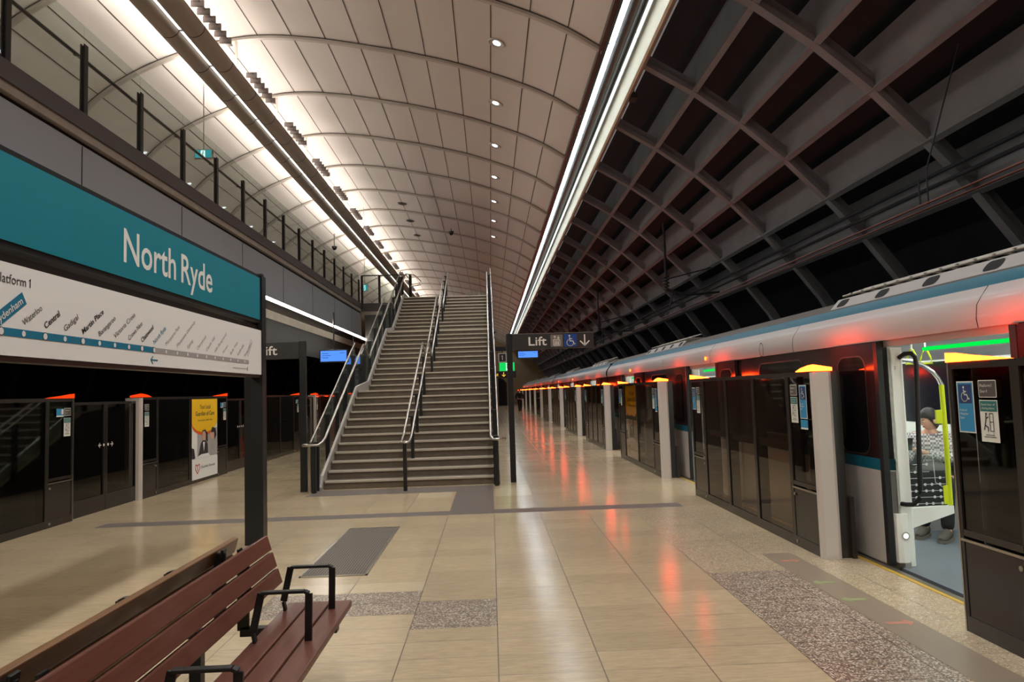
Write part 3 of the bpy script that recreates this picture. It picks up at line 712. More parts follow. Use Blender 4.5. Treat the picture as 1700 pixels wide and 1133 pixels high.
def one(mb, F, u, v, h, m, d):
    mb.fstroke(F,[(u+h*0.22,v),(u+h*0.22,v+h)],h*0.14,m,d); mb.fstroke(F,[(u+h*0.24,v+h*0.93),(u+h*0.02,v+h*0.76)],h*0.12,m,d)
# ------------------------------------------------------------------ station name sign with route map
SXF = -2.56; F_ = Frame((SXF,0,0),(0,1,0),(0,0,1))
t = thing('station_name_sign', 'large teal station name board with white route map below on charcoal posts', 'sign', (-2.65,5.8,0))
for y in (8.10, 3.34):
    a = MB(); a.box(-2.75,-2.545,y-0.06,y+0.02,0,3.02); a.box(-2.70,-2.55,y+0.02,y+0.10,0,3.0); a.build('post','postgrey',t,0.004)
a = MB(); a.box(-2.68,-2.565,3.36,8.06,2.455,3.0); a.build('board_frame','black',t,0.004)
a = MB(); a.fbox(F_,3.42,8.0,2.49,2.962,-0.004,0.004); a.build('name_board','teal',t)
a = MB(); a.text(F_,'North',5.03,2.602,0.235,0.835,0,0.006,bold=0.012); a.build('lettering','textwhite',t); a = MB(); a.text(F_,'Ryde',5.965,2.602,0.235,0.665,0,0.006,bold=0.012); a.build('lettering','textwhite',t)
a = MB(); a.frr(F_,3.42,8.04,1.875,2.372,0.02,0,0.004); a.box(-2.66,-2.557,3.42,8.04,1.88,2.37,0); a.build('map_board','white',t,0.01)
a = MB(); a.box(-2.68,-2.60,3.40,8.04,2.38,2.43); a.box(-2.67,-2.57,3.40,8.05,1.845,1.872); a.build('cross_rail','metal_dark',t)
mp = MB(); D = 0.006
ys0 = 3.97; sp = 0.19
mp.frect(F_,3.5,5.49,1.979,2.023,0,D); mp.frect(F_,5.49,7.62,1.979,2.02,1,D)
names = [('Sydenham',-1,'b'),('Waterloo',0,'n'),('Central',1,'b'),('Gadigal',2,'n'),('Martin Place',3,'b'),('Barangaroo',4,'n'),('Victoria Cross',5,'n'),('Crows Nest',6,'n'),('Chatswood',7,'b'),('North Ryde',8,'t')]
grey = ['Macquarie Park','Macquarie University','Epping','Cherrybrook','Castle Hill','Hills Showground','Norwest','Bella Vista','Kellyville','Rouse Hill']
for nm, k, st_ in names:
    y = ys0+sp*k if k >= 0 else 3.79
    big = st_ == 'b' or k == 8
    if big: mp.fdisc(F_,y,2.001,0.024,2,D+0.001); mp.fdisc(F_,y,2.001,0.019,3,D+0.002)
    else: mp.fdisc(F_,y,2.001,0.016,3,D+0.002)
    if k < 0:
        S = F_.sub(3.755,2.03,0,math.radians(34)); mp.frect(S,-0.02,0.275,-0.018,0.055,0,D); mp.text(S,'Sydenham',0.0,0.0,0.038,0.25,3,D+0.002,bold=0.015)
    else:
        S = F_.sub(y+0.005,2.045,0,math.radians(34)); mp.text(S,nm,0,0,0.035,0.0238*len(nm),2 if st_ != 't' else 0,D,bold=0.02 if st_ == 'b' else 0)
for j, nm in enumerate(grey):
    y = 5.49+0.2*(j+1); mp.fdisc(F_,y,2.0,0.014,3,D+0.002); S = F_.sub(y+0.005,2.045,0,math.radians(34)); mp.text(S,nm,0,0,0.032,0.0215*len(nm),1,D)
S = F_.sub(7.60,2.06,0,math.radians(50)); mp.fstroke(S,[(0,0),(0.2,0),(0.2,0.05),(0,0.05),(0,0)],0.005,1,D); mp.text(S,'Tallawong',0.015,0.012,0.026,0.17,1,D)
mp.text(F_,'Platform',3.74,2.262,0.050,0.245,2,D); one(mp,F_,4.01,2.262,0.050,2,D)
mp.fstroke(F_,[(5.44,1.925),(5.55,1.925)],0.010,0,D); mp.fstroke(F_,[(5.475,1.955),(5.44,1.925),(5.475,1.895)],0.010,0,D)
mp.fstroke(F_,[(7.15,1.925),(7.56,1.925)],0.006,1,D); mp.frect(F_,7.57,7.585,1.905,1.945,2,D)
mp.build('route_map', ['lineblue','inkgrey','ink','poster_w'], t)

# ------------------------------------------------------------------ lift signs
def wheelchair(mb, F, u, v, s, m, d=0.004):
    """access pictogram in a square of side s with lower-left corner u,v"""
    q = lambda a, b: (u+a*s, v+b*s)
    mb.fdisc(F, *q(0.42,0.86), 0.07*s, m, d, 12)
    mb.fstroke(F, [q(0.43,0.74), q(0.45,0.45), q(0.68,0.45), q(0.78,0.20), q(0.88,0.24)], 0.075*s, m, d)
    mb.fstroke(F, [q(0.44,0.62), q(0.64,0.62)], 0.06*s, m, d)
    arc = [q(0.47+0.26*math.cos(math.radians(a)), 0.33+0.26*math.sin(math.radians(a))) for a in range(118, 345, 16)]
    mb.fstroke(F, arc, 0.06*s, m, d)
def lift_icon(mb, F, u, v, s, m, m2, d=0.004):
    q = lambda a, b: (u+a*s, v+b*s)
    mb.fstroke(F, [q(0.24,0.12),q(0.76,0.12),q(0.76,0.58),q(0.24,0.58),q(0.24,0.12)], 0.05*s, m, d)
    for x in (0.37,0.5,0.63): mb.fdisc(F,*q(x,0.46),0.045*s,m,d,8); mb.frect(F,q(x-0.04,0)[0],q(x+0.04,0)[0],q(0,0.18)[1],q(0,0.40)[1],m,d)
    mb.fstroke(F,[q(0.36,0.66),q(0.36,0.9)],0.05*s,m,d); mb.fstroke(F,[q(0.26,0.8),q(0.36,0.9),q(0.46,0.8)],0.05*s,m,d)
    mb.fstroke(F,[q(0.64,0.9),q(0.64,0.66)],0.05*s,m,d); mb.fstroke(F,[q(0.54,0.76),q(0.64,0.66),q(0.74,0.76)],0.05*s,m,d)
def arrow(mb, F, u, v, s, m, ang=-PI/2, d=0.004):
    S = F.sub(u, v, 0, ang+PI/2)
    mb.fstroke(S,[(0,s*0.5),(0,-s*0.42)],0.12*s,m,d); mb.fstroke(S,[(-0.42*s,-0.06*s),(0,-s*0.47),(0.42*s,-0.06*s)],0.12*s,m,d)
t = thing('lift_sign', 'charcoal Lift sign with blue access square on a post at the right of the stair', 'sign', (0.36,12.72,0))
a = MB(); a.box(0.31,0.41,12.68,12.76,0,2.635); a.build('post','postgrey',t,0.004)
a = MB(); a.box(0.30,1.88,12.69,12.75,2.345,2.622); a.build('board','signdark',t,0.004)
a = MB(); a.box(0.41,1.88,12.695,12.745,2.622,2.63); a.build('top_edge','steel',t)
Fr = Frame((0.0,12.69,0),(1,0,0),(0,0,1)); a = MB()
a.text(Fr,'Lift',0.705,2.412,0.150,0.325,0,0.004,bold=0.012); a.build('lettering',['textwhite'],t); a = MB()
a.frect(Fr,1.10,1.32,2.375,2.595,1,0.003); lift_icon(a,Fr,1.10,2.375,0.22,0,1,0.006); a.build('lift_pictogram',['textwhite','taupe'],t); a = MB()
a.frect(Fr,1.345,1.575,2.37,2.60,2,0.003); wheelchair(a,Fr,1.345,2.37,0.23,0,0.006); a.build('access_pictogram',['textwhite','taupe','blue'],t); a = MB()
arrow(a,Fr,1.715,2.485,0.20,0); a.build('arrow','textwhite',t)
t = thing('lift_sign', 'charcoal Lift sign at the left of the stair, partly behind the name board post', 'sign', (-3.21,12.42,0))
a = MB(); a.box(-3.29,-3.18,12.38,12.46,0,2.585); a.build('post','postgrey',t,0.004)
a = MB(); a.box(-4.85,-3.29,12.39,12.45,2.285,2.575); a.build('board','signdark',t,0.004)
Fr = Frame((0,12.39,0),(1,0,0),(0,0,1)); a = MB(); a.text(Fr,'Lift',-3.99,2.36,0.150,0.325,0,0.004,bold=0.012); a.build('lettering','textwhite',t); a = MB()
a.frect(Fr,-4.36,-4.14,2.32,2.54,1,0.003); lift_icon(a,Fr,-4.36,2.32,0.22,0,1,0.006); a.build('lift_pictogram',['textwhite','taupe'],t); a = MB(); a.frect(Fr,-4.62,-4.39,2.315,2.545,2,0.003); wheelchair(a,Fr,-4.62,2.315,0.23,0,0.006); a.build('access_pictogram',['textwhite','taupe','blue'],t)
a = MB(); arrow(a,Fr,-4.74,2.43,0.18,0); a.build('arrow','textwhite',t)

# ------------------------------------------------------------------ passenger displays and hanging signs
def display(x0, x1, Y, z0, z1, label, zt):
    t = thing('information_screen', label, 'screen', ((x0+x1)/2,Y,z1))
    a = MB(); a.box(x0-0.03,x1+0.03,Y,Y+0.14,z0-0.03,z1+0.03); a.build('case','black',t,0.008)
    Fr = Frame((x0,Y,z0),(1,0,0),(0,0,1)); w, h = x1-x0, z1-z0
    a = MB(); a.frect(Fr,0,w,0,h,0,0.003)
    for k in range(3): a.frect(Fr,w*0.06,w*(0.3+0.1*(k%2)),h*(0.72-0.2*k),h*(0.77-0.2*k),1,0.005)
    a.frect(Fr,w*0.75,w*0.94,h*0.75,h*0.8,1,0.005); a.build('panel',['screen','screen_line'],t)
    a = MB(); a.cyl(((x0+x1)/2,Y+0.07,z1+0.03),2,0.02,max(0.1, zt-z1-0.03),8); a.build('rod','metal_dark',t)
display(-4.72,-4.0,20.0,2.60,2.90,'blue passenger screen hanging left of the stair, seen over its glass side', 3.98)
display(-5.55,-5.0,27.6,2.85,3.15,'small blue passenger screen behind the left stair balustrade', 4.0)
t = thing('sign_post', 'dark post and cross beam behind the right Lift sign that carries the far hanging signs', 'post', (0.75,25.1,0))
a = MB(); a.box(0.70,0.80,25.08,25.18,0,3.2); a.build('post','postgrey',t,0.004); a = MB(); a.box(0.17,1.80,25.08,25.14,3.04,3.20); a.build('cross_beam','postgrey',t,0.004)
display(1.01,1.70,25.0,2.78,3.0,'blue passenger screen hanging behind the Lift sign at right', 3.05)
t = thing('platform_number_sign', 'small black sign with a white numeral 1 beyond the right of the stair', 'sign', (0.44,25,2.9))
Fr = Frame((0.33,25,2.66),(1,0,0),(0,0,1)); a = MB(); a.box(0.31,0.59,25,25.06,2.64,2.96); a.build('board','textwhite',t); a = MB(); a.frect(Fr,0,0.24,0,0.28,0); one(a,Fr,0.085,0.06,0.16,1,0.005); a.build('face',['signdark','textwhite'],t)
a = MB(); a.box(0.43,0.46,25.02,25.08,2.94,3.1); a.build('hanger','postgrey',t)
t = thing('exit_sign', 'bright green exit sign beyond the right of the stair, below the numeral sign', 'exit sign', (0.6,25.4,2.6))
Fr = Frame((0.34,25.4,2.34),(1,0,0),(0,0,1)); a = MB(); a.box(0.33,0.89,25.4,25.48,2.33,2.65); a.build('case','rib',t); a = MB(); a.frect(Fr,0,0.54,0,0.3,0); a.frect(Fr,0.24,0.32,0.02,0.28,1,0.004); a.fdisc(Fr,0.28,0.23,0.03,0,0.006,8); a.fstroke(Fr,[(0.28,0.2),(0.27,0.12),(0.3,0.05)],0.03,0,0.006); a.build('panel',['exitgreen','exitwhite'],t)
a = MB(); a.box(0.72,0.78,25.18,25.4,2.45,2.5); a.build('bracket','rib',t)
t = thing('way_out_sign', 'dark hanging sign with yellow Way out wording and arrow, below the green exit sign', 'sign', (0.4,26,2.3))
Fr = Frame((0.0,26,2.12),(1,0,0),(0,0,1)); a = MB(); a.box(-0.5,0.95,26,26.06,2.10,2.35); a.build('board','signdark',t); a = MB(); a.text(Fr,'Way out',-0.2,0.06,0.12,0.50,0,0.004); a.build('lettering','yellowtext',t); a = MB(); arrow(a,Fr,0.5,0.115,0.16,0); a.build('arrow','yellowtext',t); a = MB(); a.frect(Fr,0.68,0.84,0.03,0.19,0,0.004); a.build('pictogram','screen',t)
a = MB(); a.box(0.72,0.78,25.18,26.0,2.2,2.25); a.build('bracket','rib',t)

# ------------------------------------------------------------------ platform screen barrier
def stickers_R(t, F):
    """F origin at the panel edge on the floor, u to the reader's right"""
    # order as read: platform/door label over the stand-clear notice, access label beside
    def access(u, v0, v1):
        a = MB(); w = 0.155; h = v1-v0; a.frect(F,u,u+w,v0,v1,0,0.004); a.frect(F,u+0.008,u+w-0.008,v0+0.008,v1-0.008,3,0.005)
        a.frect(F,u+0.018,u+w-0.018,v1-0.018-(w-0.036),v1-0.018,1,0.006); wheelchair(a,F,u+0.022,v1-0.018-(w-0.04),w-0.044,0,0.008)
        for i, s in enumerate(('Access to','Wheelchair','Space')): a.text(F,s,u+0.02,v1-0.185-0.024*i,0.014,None,0,0.007)
        a.build('access_sticker',STK,t)
    def plat(u, v): a = MB(); a.frr(F,u,u+0.155,v,v+0.105,0.008,0,0.004); a.frr(F,u+0.005,u+0.150,v+0.005,v+0.100,0.006,2,0.005); a.text(F,'Platform',u+0.018,v+0.064,0.017,0.090,0,0.007); one(a,F,u+0.114,v+0.064,0.017,0,0.007); a.text(F,'Door 4',u+0.018,v+0.03,0.017,0.06,0,0.007); a.build('door_number_sticker',STK,t)
    def clear(u, v, h=0.25):
        a = MB(); a.frect(F,u,u+0.155,v,v+h,0,0.004); a.frect(F,u+0.005,u+0.150,v+h-0.068,v+h-0.005,4,0.005)
        a.text(F,'Stand clear of',u+0.02,v+h-0.032,0.012,0.115,0,0.007); a.text(F,'closing doors',u+0.02,v+h-0.054,0.012,0.11,0,0.007)
        a.fstroke(F,[(u+0.05,v+0.16),(u+0.05,v+0.135),(u+0.04,v+0.10),(u+0.03,v+0.07)],0.008,5,0.006); a.fdisc(F,u+0.054,v+0.167,0.008,5,0.006,10)
        a.fstroke(F,[(u+0.05,v+0.14),(u+0.072,v+0.15)],0.007,5,0.006); a.fstroke(F,[(u+0.04,v+0.10),(u+0.066,v+0.085),(u+0.064,v+0.062)],0.008,5,0.006)
        a.fstroke(F,[(u+0.082,v+0.065),(u+0.082,v+0.17),(u+0.112,v+0.17),(u+0.112,v+0.065),(u+0.082,v+0.065)],0.005,5,0.006); a.fstroke(F,[(u+0.082,v+0.12),(u+0.112,v+0.12)],0.005,5,0.006)
        a.frect(F,u+0.04,u+0.115,v+0.040,v+0.044,5,0.006); a.frect(F,u+0.025,u+0.13,v+0.028,v+0.032,5,0.006); a.build('notice_sticker',STK,t)
    return access, plat, clear
STK = ['stwhite','navy','stgrey','cyan','stgreen','ink']
def barrier(side, y0, length, label, group=None, poster=None, order='near', first=False, simple=False, z_layout=None):
    """side +1: right edge (faces -X) ; -1: left edge (faces +X). Spans y0..y0+length."""
    X = 2.97 if side > 0 else -5.85; s = side
    t = thing('platform_barrier', label, 'platform screen door panel', (X, y0, 0), group)
    y1 = y0+length; e = 0.58
    def bx(m, d0, d1, ya, yb, za, zb, k=0): m.box(X+s*d0, X+s*d1, ya, yb, za, zb, k)
    if s > 0: FR = lambda y: Frame((X,y,0),(0,-1,0),(0,0,1))
    else: FR = lambda y: Frame((X,y,0),(0,1,0),(0,0,1))
    fr = MB()
    bx(fr,0.0,0.13,y0,y1,0,0.10); bx(fr,0.0,0.13,y0,y1,1.655,1.70)
    cuts = [y0, y0+e, y0+e+1.32, y1-e, y1] if length > 3 else [y0, y1]
    mids = [y0+e+(length-2*e)*k/ (2 if s < 0 or poster else 3) for k in range(1, (2 if s < 0 or poster else 3))]
    cuts = [y0, y0+e]+mids+[y1-e, y1]
    for c in cuts: bx(fr,0.0,0.13,max(y0,c-0.035),min(y1,c+0.035),0.1,1.655)
    for c0, c1 in ((y0,y0+e),(y1-e,y1)):
        bx(fr,0.005,0.12,c0+0.03,c1-0.03,0.10,0.565); bx(fr,0.0,0.1,c0+0.03,c1-0.03,0.60,0.64)
    for a0, a1 in zip(cuts[1:-2], cuts[2:-1]): bx(fr,0.03,0.12,a0,a1,0.92,1.0)
    fr.build('frame','barframe',t)
    for c0, c1 in ((y0,y0+e),(y1-e,y1)): tr = MB(); bx(tr,-0.004,0.01,c0+0.02,c1-0.01,0.566,0.582); tr.build('trim_bar','steel',t)
    for i, (a0, a1) in enumerate(zip(cuts[:-1], cuts[1:])):
        g = MB(); end = i in (0, len(cuts)-2)
        bx(g,0.012,0.02,a0+0.035,a1-0.035,0.60 if end else 0.10,1.655); g.build('glass_panel','barglass_dark' if (end or s < 0) else 'barglass',t)
    # silver end pillar facing the viewer's end of each unit, thin bright edge on the other
    for y, near in ((y0, True), (y1, False)):
        p = MB()
        if near:
            if s > 0: p.prism([(2.962,y+0.03),(2.962,y-0.03),(2.985,y-0.05),(3.10,y-0.055),(3.125,y-0.045),(3.125,y+0.03)],2,0,1.69)
            else: p.prism([(-5.842,y+0.03),(-5.842,y-0.03),(-5.87,y-0.05),(-6.07,y-0.055),(-6.10,y-0.045),(-6.10,y+0.03)],2,0,1.69)
            p.build('end_pillar','silver',t)
        else: bx(p,-0.003,0.13,y-0.005,y+0.008,0,1.695); p.build('end_trim','steel',t)
        l = MB(); ya, yb = (y-0.05, y+0.33) if near else (y-0.38, y+0.012)
        for q0, q1, h0, h1 in ((0,0.3,0.062,0.056),(0.3,0.7,0.056,0.036),(0.7,1.0,0.036,0.008)):
            if not near: q0, q1 = 1-q0, 1-q1
            u0, u1 = ya+(yb-ya)*q0, ya+(yb-ya)*q1
            if u0 > u1: u0, u1, h0, h1 = u1, u0, h1, h0
            v = [(X-s*0.006,u0,1.70),(X+s*0.17,u0,1.70),(X+s*0.17,u1,1.70),(X-s*0.006,u1,1.70),(X-s*0.006,u0,1.70+h0),(X+s*0.17,u0,1.70+h0*0.5),(X+s*0.17,u1,1.70+h1*0.5),(X-s*0.006,u1,1.70+h1)]
            l.add(v,[(0,3,2,1),(4,5,6,7),(0,1,5,4),(1,2,6,5),(2,3,7,6),(3,0,4,7)],0)
        l.build('warning_lamp','lamp' if s > 0 else LAMP_L,t)
    if s > 0:   # dark leaf housing behind the end pillar
        h = MB(); h.box(3.13,3.22,y0-0.02,y0+0.5,0,1.70); h.box(3.22,3.26,y0-0.06,y0+0.1,0.0,0.55); h.build('leaf_housing','barframe',t); h = MB(); h.box(3.13,3.22,y1-0.5,y1,0,1.70); h.build('leaf_housing','barframe',t)
    if simple: return t
    k = MB()
    for c0, c1, sg in ((y0,y0+e,1),(y1-e,y1,-1)):
        yy = c1-0.06 if sg > 0 else c0+0.06
        for z in (0.51, 0.05): k = MB(); k.cyl((X-s*0.001 if s > 0 else X-0.004, yy, z),0,0.016,-0.006 if s > 0 else 0.012,14); k.build('lock','screw',t)
    if s > 0:
        # near end: notice further, access nearest the pillar ; far end mirrored
        Fn = FR(y0+0.51); ac, pl, cl = stickers_R(t, Fn); pl(0.02,1.475); cl(0.02,1.21); ac(0.225,1.255,1.575)
        a = MB(); a.frect(Fn,0.225,0.38,1.155,1.245,3,0.004); a.frect(Fn,0.225,0.38,1.155,1.17,0,0.005); a.build('help_sticker',STK,t)
        Ff = FR(y1-0.08); ac, pl, cl = stickers_R(t, Ff); ac(0.0,1.255,1.575); pl(0.20,1.475); cl(0.20,1.21)
    else:
        Fn = FR(y0+0.10); ac, pl, cl = stickers_R(t, Fn); pl(0.0,1.475); cl(0.0,1.20)
        Ff = FR(y1-0.40); ac, pl, cl = stickers_R(t, Ff); a = MB(); a.frect(Ff,0.0,0.16,1.46,1.56,3,0.004); a.frect(Ff,0.11,0.155,1.485,1.55,0,0.005); a.frect(Ff,0.0,0.16,1.45,1.468,0,0.005); a.build('help_sticker',STK,t); pl(0.175,1.46); cl(0.17,1.18)
    if poster:
        F = FR(poster[0] if s < 0 else poster[1])
        if s > 0: F = F.sub(0,0,-0.045)
        w = poster[1]-poster[0]; g = MB(); b, tp = 0.065, 1.645; H = tp-b
        U = lambda q: q*w; V = lambda q: b+q*H
        g.frect(F,0,w,b,tp,0,0.006); g.frect(F,0,w,V(0.26),V(0.62),1,0.007); g.frect(F,0,U(0.2),V(0.26),V(0.62),0,0.0075)
        arc = [(U(0.5)+U(0.5)*math.cos(PI+PI*i/20), V(0.72)+V(0.22)*0.55*math.sin(PI+PI*i/20)) for i in range(21)]
        g.fpoly(F,[(U(0),tp)]+[(x, y-0.06) if x < U(0.8) else (x,y) for x, y in arc]+[(U(0.98),tp)],3,0.008); g.fpoly(F,[(U(0),tp)]+arc+[(U(1),tp)],2,0.009)
        for i, (sx, hh, ww) in enumerate((('Your Local',0.085,0.42),('Guardian of Care',0.085,0.74))): g.text(F,sx,U(0.5),V(0.875-0.085*i),hh*1.0,U(ww),4,0.011,'C',bold=0.01)
        g.text(F,'North Ryde | 9887 2044',U(0.5),V(0.72),0.03,U(0.56),4,0.011,'C',bold=0.01)
        # two seated people in conversation at a table
        g.fpoly(F,[(U(a_),V(b_)) for a_, b_ in ((0.24,0.28),(0.33,0.44),(0.42,0.48),(0.52,0.47),(0.6,0.42),(0.62,0.28))],4,0.010)
        g.fpoly(F,[(U(a_),V(b_)) for a_, b_ in ((0.41,0.45),(0.45,0.33),(0.49,0.45))],0,0.0105); g.fdisc(F,U(0.45),V(0.53),U(0.075),5,0.011); g.fpoly(F,[(U(a_),V(b_)) for a_, b_ in ((0.37,0.53),(0.39,0.6),(0.5,0.61),(0.6,0.56),(0.6,0.44),(0.53,0.47),(0.5,0.58))],7,0.0105)
        g.fpoly(F,[(U(a_),V(b_)) for a_, b_ in ((0.68,0.27),(0.72,0.44),(0.85,0.49),(1.0,0.42),(1.0,0.27))],6,0.010); g.fdisc(F,U(0.79),V(0.535),U(0.085),5,0.011); g.fpoly(F,[(U(a_),V(b_)) for a_, b_ in ((0.72,0.56),(0.78,0.63),(0.92,0.61),(0.96,0.52),(0.88,0.46),(0.86,0.56))],7,0.0115)
        g.fpoly(F,[(U(a_),V(b_)) for a_, b_ in ((0.1,0.26),(0.34,0.30),(0.62,0.30),(0.7,0.26))],0,0.0115); g.fpoly(F,[(U(a_),V(b_)) for a_, b_ in ((0,0.26),(0,0.4),(0.08,0.38),(0.12,0.26))],7,0.0112)
        g.frect(F,0,w,b,V(0.25),0,0.012)
        heart = [(U(0.20),V(0.065)),(U(0.285),V(0.13)),(U(0.27),V(0.185)),(U(0.20),V(0.165)),(U(0.13),V(0.185)),(U(0.115),V(0.13)),(U(0.20),V(0.065))]
        g.fstroke(F,heart,0.022,8,0.014); g.fstroke(F,[(U(0.2),V(0.155)),(U(0.2),V(0.10))],0.02,8,0.014)
        g.text(F,'Guardian Funerals',U(0.33),V(0.125),0.05,U(0.56),4,0.014)
        pn = g.build('advertising_poster',['poster_w','poster_bg','poster_y','poster_o','ink','skin','inkgrey','suit','red'],t)
        pn['label'] = 'yellow and white advertising poster with two people talking'
    return t
M['lamp_left'] = emit('orange_lamp_dim', (255,62,14), 0.35); LAMP_L = 'lamp_left'
rlab = ['nearest glass platform barrier at the right edge of the view with access and notice stickers',
 'glass platform barrier just past the open train door, with stickers by its silver pillar',
 'third glass platform barrier on the right, carrying a faded advertising poster',
 'fourth glass platform barrier along the right platform edge','fifth glass platform barrier along the right platform edge','sixth glass platform barrier along the right platform edge']
for k in range(13):
    y0 = 0.42 if k == 0 else 6.49+6.05*(k-1); ln = 4.11 if k == 0 else (4.0 if k == 1 else 3.95)
    far = k >= 6
    barrier(1, y0, ln, rlab[k] if not far else 'small distant glass barrier with orange lamps far down the right platform edge', 'distant barriers on the right platform edge' if far else None, poster=(y0+1.95,y0+3.33) if k == 2 else None, simple=far)
llab = ['dark glass platform barrier at the left edge of the view beside the name board','dark glass platform barrier on the left with the yellow and white advertising poster','dark glass platform barrier on the left seen just past the name board post','dark glass platform barrier on the left reflecting the stair beside the left Lift sign','dark glass barrier on the left seen through the stair balustrade']
barrier(-1, 0.35, 3.87, 'dark glass platform barrier at the left, nearest the viewer and hidden by the name board', None)
for k in range(9):
    y0 = 6.24+5.95*k; ln = 3.95 if k == 0 else 3.87
    if k >= 1: y0 = 12.14+5.95*(k-1)
    far = k >= 5
    barrier(-1, y0, ln, llab[k] if not far else 'distant dark glass barrier behind the stair on the left platform edge', 'distant barriers on the left platform edge' if far else None, poster=(14.13,15.42) if k == 1 else None, simple=far)
    # closed sliding doors after the unit
    d0, d1 = y0+ln, (12.14+5.95*k); mid = (d0+d1)/2
    t = thing('sliding_door', ('closed pair of dark glass platform doors with white arrows, left of the silver pillar' if k == 0 else 'closed pair of dark glass platform doors on the left, just after the poster' if k == 1 else 'closed dark glass platform doors further along the left edge'), 'platform door', (-5.93,mid,0), None if k < 2 else 'closed platform doors further along the left edge')
    for a0, a1, nm in ((d0+0.005,mid-0.004,'left'),(mid+0.004,d1-0.005,'right')):
        f = MB(); f.box(-5.97,-5.92,a0,a1,0.0,0.24); f.box(-5.97,-5.92,a0,a1,1.60,1.64)
        for y in (a0,a1): f.box(-5.97,-5.92,max(a0,y-0.05),min(a1,y+0.05),0.24,1.60)
        f.build('door_leaf','barframe',t)
        g = MB(); g.box(-5.95,-5.94,a0+0.05,a1-0.05,0.24,1.60); g.build('glass_panel','barglass_dark',t)
    F = Frame((-5.918,mid,0),(0,1,0),(0,0,1)); a = MB()
    for q in (-1, 1):
        a.fstroke(F,[(q*0.20,0.985),(q*0.13,0.985)],0.014,0); a.fstroke(F,[(q*0.165,1.02),(q*0.205,0.985),(q*0.165,0.95)],0.013,0); a.fdisc(F,q*0.06,0.985,0.022,0,0.003,12)
    a.build('door_arrow_sticker','stwhite',t)
# small printed line on the left glass
# ------------------------------------------------------------------ floor fittings
t = tag(MB().box(-1.74,-1.17,6.55,8.80,0.0,0.006).build('floor_grille','grille'),'grey perforated metal grille set in the floor before the stair','floor grille')
mb = MB(); mb.box(-1.76,-1.74,6.53,8.82,0.0,0.008); mb.box(-1.17,-1.15,6.53,8.82,0.0,0.008); mb.box(-1.76,-1.15,6.53,6.55,0,0.008); mb.box(-1.76,-1.15,8.80,8.82,0,0.008); mb.build('border','steel',t)
Fl = Frame((0,0,0.0),(1,0,0),(0,1,0))
for y, lab in ((5.75,'nearer'),): pass
a = MB(); a.frect(Fl,2.50,2.78,2.6,6.75,0,0.002); tag(a.build('floor_sticker','decal'),'grey queueing strip stuck on the floor before the open train door','floor sticker')
for y, c, lab in ((6.45,'arrow_r','faded red arrow on the floor strip, farthest of four'),(5.72,'arrow_g','faded green arrow on the floor strip, second from the barrier end'),(5.25,'arrow_g','faded green arrow on the floor strip, just nearer than the other green one'),(4.72,'arrow_r','faded red arrow on the floor strip, nearest the viewer')):
    a = MB(); a.fstroke(Fl,[(2.56,y),(2.70,y)],0.05,0,0.003); a.fpoly(Fl,[(2.68,y-0.07),(2.74,y),(2.68,y+0.07)] if c == 'arrow_r' else [(2.58,y+0.07),(2.52,y),(2.58,y-0.07)],0,0.0035)
    tag(a.build('floor_arrow',c),lab,'floor arrow')

# ------------------------------------------------------------------ benches
def bench(sgn, cx, label, mat_in, mat_seat):
    t = thing('platform_bench', label, 'bench', (cx,3.05,0))
    X = lambda d: cx+sgn*d
    ya, yb = 1.95, 4.15
    for (xa, za), (xb, zb) in (((0.08,0.825),(0.105,0.742)),((0.11,0.732),(0.135,0.650)),((0.14,0.640),(0.165,0.560))):
        a = MB(); a.bar((X((xa+xb)/2),ya,(za+zb)/2),(X((xa+xb)/2),yb,(za+zb)/2),0.030,math.hypot(xb-xa,za-zb),0,(X(xa)-X(xb),0,za-zb)); a.build('back_slat',mat_in,t,0.006)
    for x0, x1 in ((0.21,0.325),(0.335,0.445),(0.455,0.565)):
        a = MB(); a.box(X(x0),X(x1),ya,yb,0.415,0.45); a.build('seat_slat',mat_seat,t,0.006)
    for y in (4.0,3.5,2.55,2.05):
        a = MB(); ad = 0 if sgn > 0 else -0.09; P = [(X(0.235),y,0.45),(X(0.225),y,0.50),(X(0.265),y,0.68),(X(0.47+ad),y,0.68),(X(0.49+ad),y,0.67),(X(0.485+ad),y,0.43)]
        for p, q in zip(P[:-1], P[1:]): a.bar(p,q,0.035,0.014,0,(0,1,0) if abs(p[2]-q[2]) > 0.05 else (0,0,1))
        a.build('armrest','black',t,0.003)
    for y in (3.85,2.2):
        a = MB(); a.bar((X(0.06),y,0.40),(X(0.06),y,0.80),0.02,0.06,0,(1,0,0)); a.bar((X(0.10),y,0.55),(X(0.04),y,0.82),0.05,0.014,0,(1,0,0)); a.box(X(0.05),X(0.55),y-0.03,y+0.03,0.375,0.415)
        a.box(X(0.15),X(0.21),y-0.03,y+0.03,0.0,0.38); a.box(X(0.06),X(0.50),y-0.05,y+0.05,0.0,0.012); a.build('frame','black',t,0.003)
bench(1,-1.385,'red-brown timber slat bench facing the train, with black armrests','wood_red','wood_red')
bench(-1,-1.385,'brown timber bench back-to-back behind the red one, facing the left track','wood_ochre','wood_ochre')
